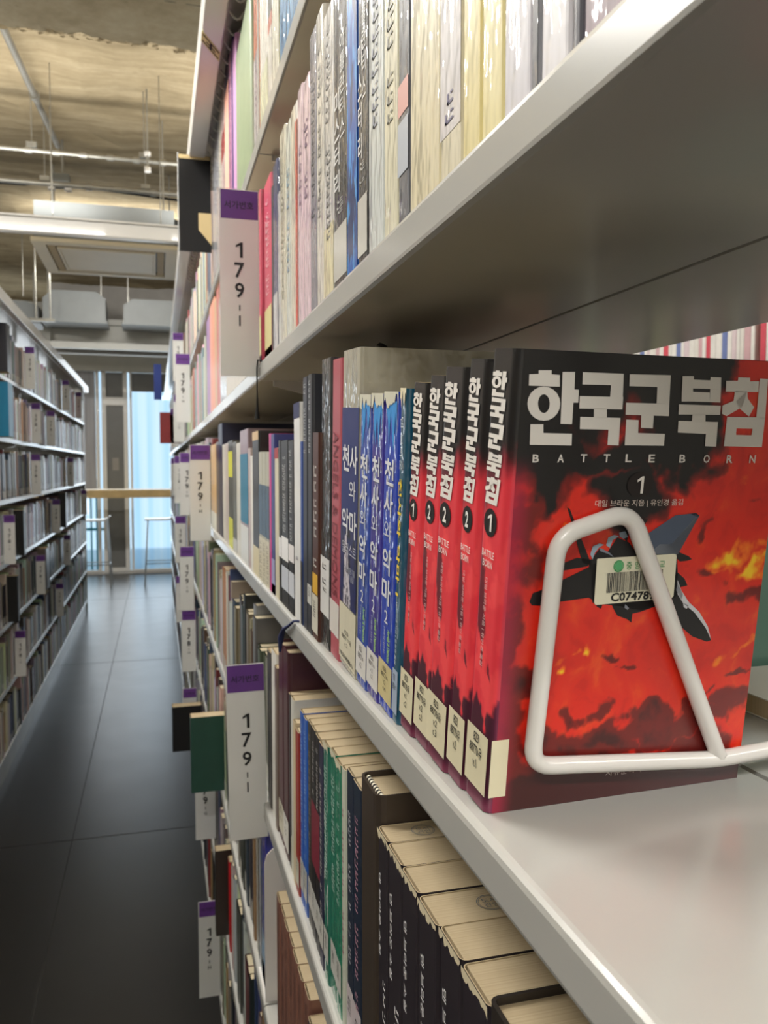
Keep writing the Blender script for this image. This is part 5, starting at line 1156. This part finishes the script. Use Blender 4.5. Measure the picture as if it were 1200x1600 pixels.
for b in ind:
    x, sgn, y_, T, z, H, W, c, stk, lv, case = b
    cnt[(case, lv)] = cnt.get((case, lv), 0)+1
    lab = '%s book, %s from the near end, %s shelf of the %s bookcase' % (cname(c), ORD(cnt[(case, lv)]), SHN[lv], case)
    o = book(x, y_, z+.0002, T, H, W=W, color=c, label=lab, group='books on the %s shelf of the %s bookcase' % (SHN[lv], case), sticker=((212, 210, 200), .008, .042) if stk else None, parts=False)
    if sgn < 0: o.scale = (-1, 1, 1)
def stuff_rows(name, rows_, label):
    mb = MB(); cols = []
    for b in rows_:
        x, sgn, y_, T, z, H, W, c, stk = b[:9]; z = CZ+z+.0002; lc = lin(c); X = lambda q: x+sgn*q
        bev = min(.002, T*.2)
        P = [(X(0), y_+bev), (X(0), y_+T-bev), (X(bev), y_+T), (X(W), y_+T), (X(W), y_), (X(bev), y_)]
        v = [(p[0], p[1], z) for p in P]+[(p[0], p[1], z+H) for p in P]
        f = [(i, (i+1) % 6, 6+(i+1) % 6, 6+i) for i in range(6)]
        mb.add(v, f); cols += [lc]*6
        mb.add([(X(.003), y_+.001, z+H-.001), (X(W), y_+.001, z+H-.001), (X(W), y_+T-.001, z+H-.001), (X(.003), y_+T-.001, z+H-.001)], [(0, 1, 2, 3)]); cols.append(lin((196, 184, 156)))
        if stk: mb.add([(X(-.0004), y_+.001, z+.008), (X(-.0004), y_+T-.001, z+.008), (X(-.0004), y_+T-.001, z+.042), (X(-.0004), y_+.001, z+.042)], [(0, 1, 2, 3)]); cols.append(lin((210, 208, 198)))
    me = mb.mesh(name); ca_ = me.color_attributes.new('art', 'FLOAT_COLOR', 'CORNER'); arr = np.array([list(c)+[1] for c in cols for _ in range(4)], np.float32)
    ca_.data.foreach_set('color', arr.ravel()); o = link(name, me, M['art']); tag(o, label, 'books', None, 'stuff'); return o
stuff_rows('book_rows', rest, 'the many smaller blurred books farther along both bookcases')
# rear side of the right bookcase and the next bookcase beyond it
bulk2 = []
def fill2(x, sgn, lv, ya, yb, pal, near):
    global bulk
    n0 = len(bulk); fill('r', sgn, x, lv, ya, yb, pal, near=near); q = bulk[n0:]; bulk = bulk[:n0]; return q
xr = XF+2*DEP+.020
for lv in LEV: bulk2 += fill2(xr, -1, lv, .80 if lv != 'third' else 1.0, YB0+9*PITCHB-.02, PAL_D, YB0)
stuff_rows('rear_book_rows', bulk2, 'books standing on the rear side of the right bookcase')
bulk3 = []
for lv in ('top', 'third'): bulk3 += fill2(1.35, 1, lv, .60, 3.7, PAL_U, .55)
stuff_rows('far_book_rows', bulk3, 'books on the shelves of the next bookcase beyond')
q = fill2(1.35, 1, 'second', .60, 3.7, [(226, 224, 220), (216, 190, 196), (214, 60, 76), (90, 110, 180), (232, 230, 226), (206, 150, 160)], .55)
qc = [(226, 224, 220), (216, 200, 206), (232, 230, 226), (110, 126, 180), (232, 230, 226), (224, 222, 218), (210, 80, 96), (232, 230, 226), (206, 170, 176), (222, 220, 214)]
q = [b for b in q if not 1.48 < b[2] < 2.2]; stuff_rows('glimpsed_book_rows', q, 'more books on the next bookcase, hidden behind the red book'); y_ = 1.50; q = []
while y_ < 2.18:
    t_ = rnd.choice((.013, .016, .019, .022)); b0 = .55+PITCHB
    if y_ < b0+.003 < y_+t_+.004: y_ = b0+.006
    q.append([1.356, 1, y_, t_, LV['second'], rnd.uniform(.2, .24), .14, qc[len(q) % 10]]); y_ += t_+.0006
for i, b in enumerate(q):
    book(b[0], b[2], b[4]+.0002, b[3], b[5], W=b[6], color=b[7], label='%s book, %s from the near end of the shelf glimpsed beyond the red book' % (cname(b[7]), ORD(i+1)), group='books glimpsed in the next aisle', parts=False)
print('books individually:', N_IND[0], 'rest', len(rest))
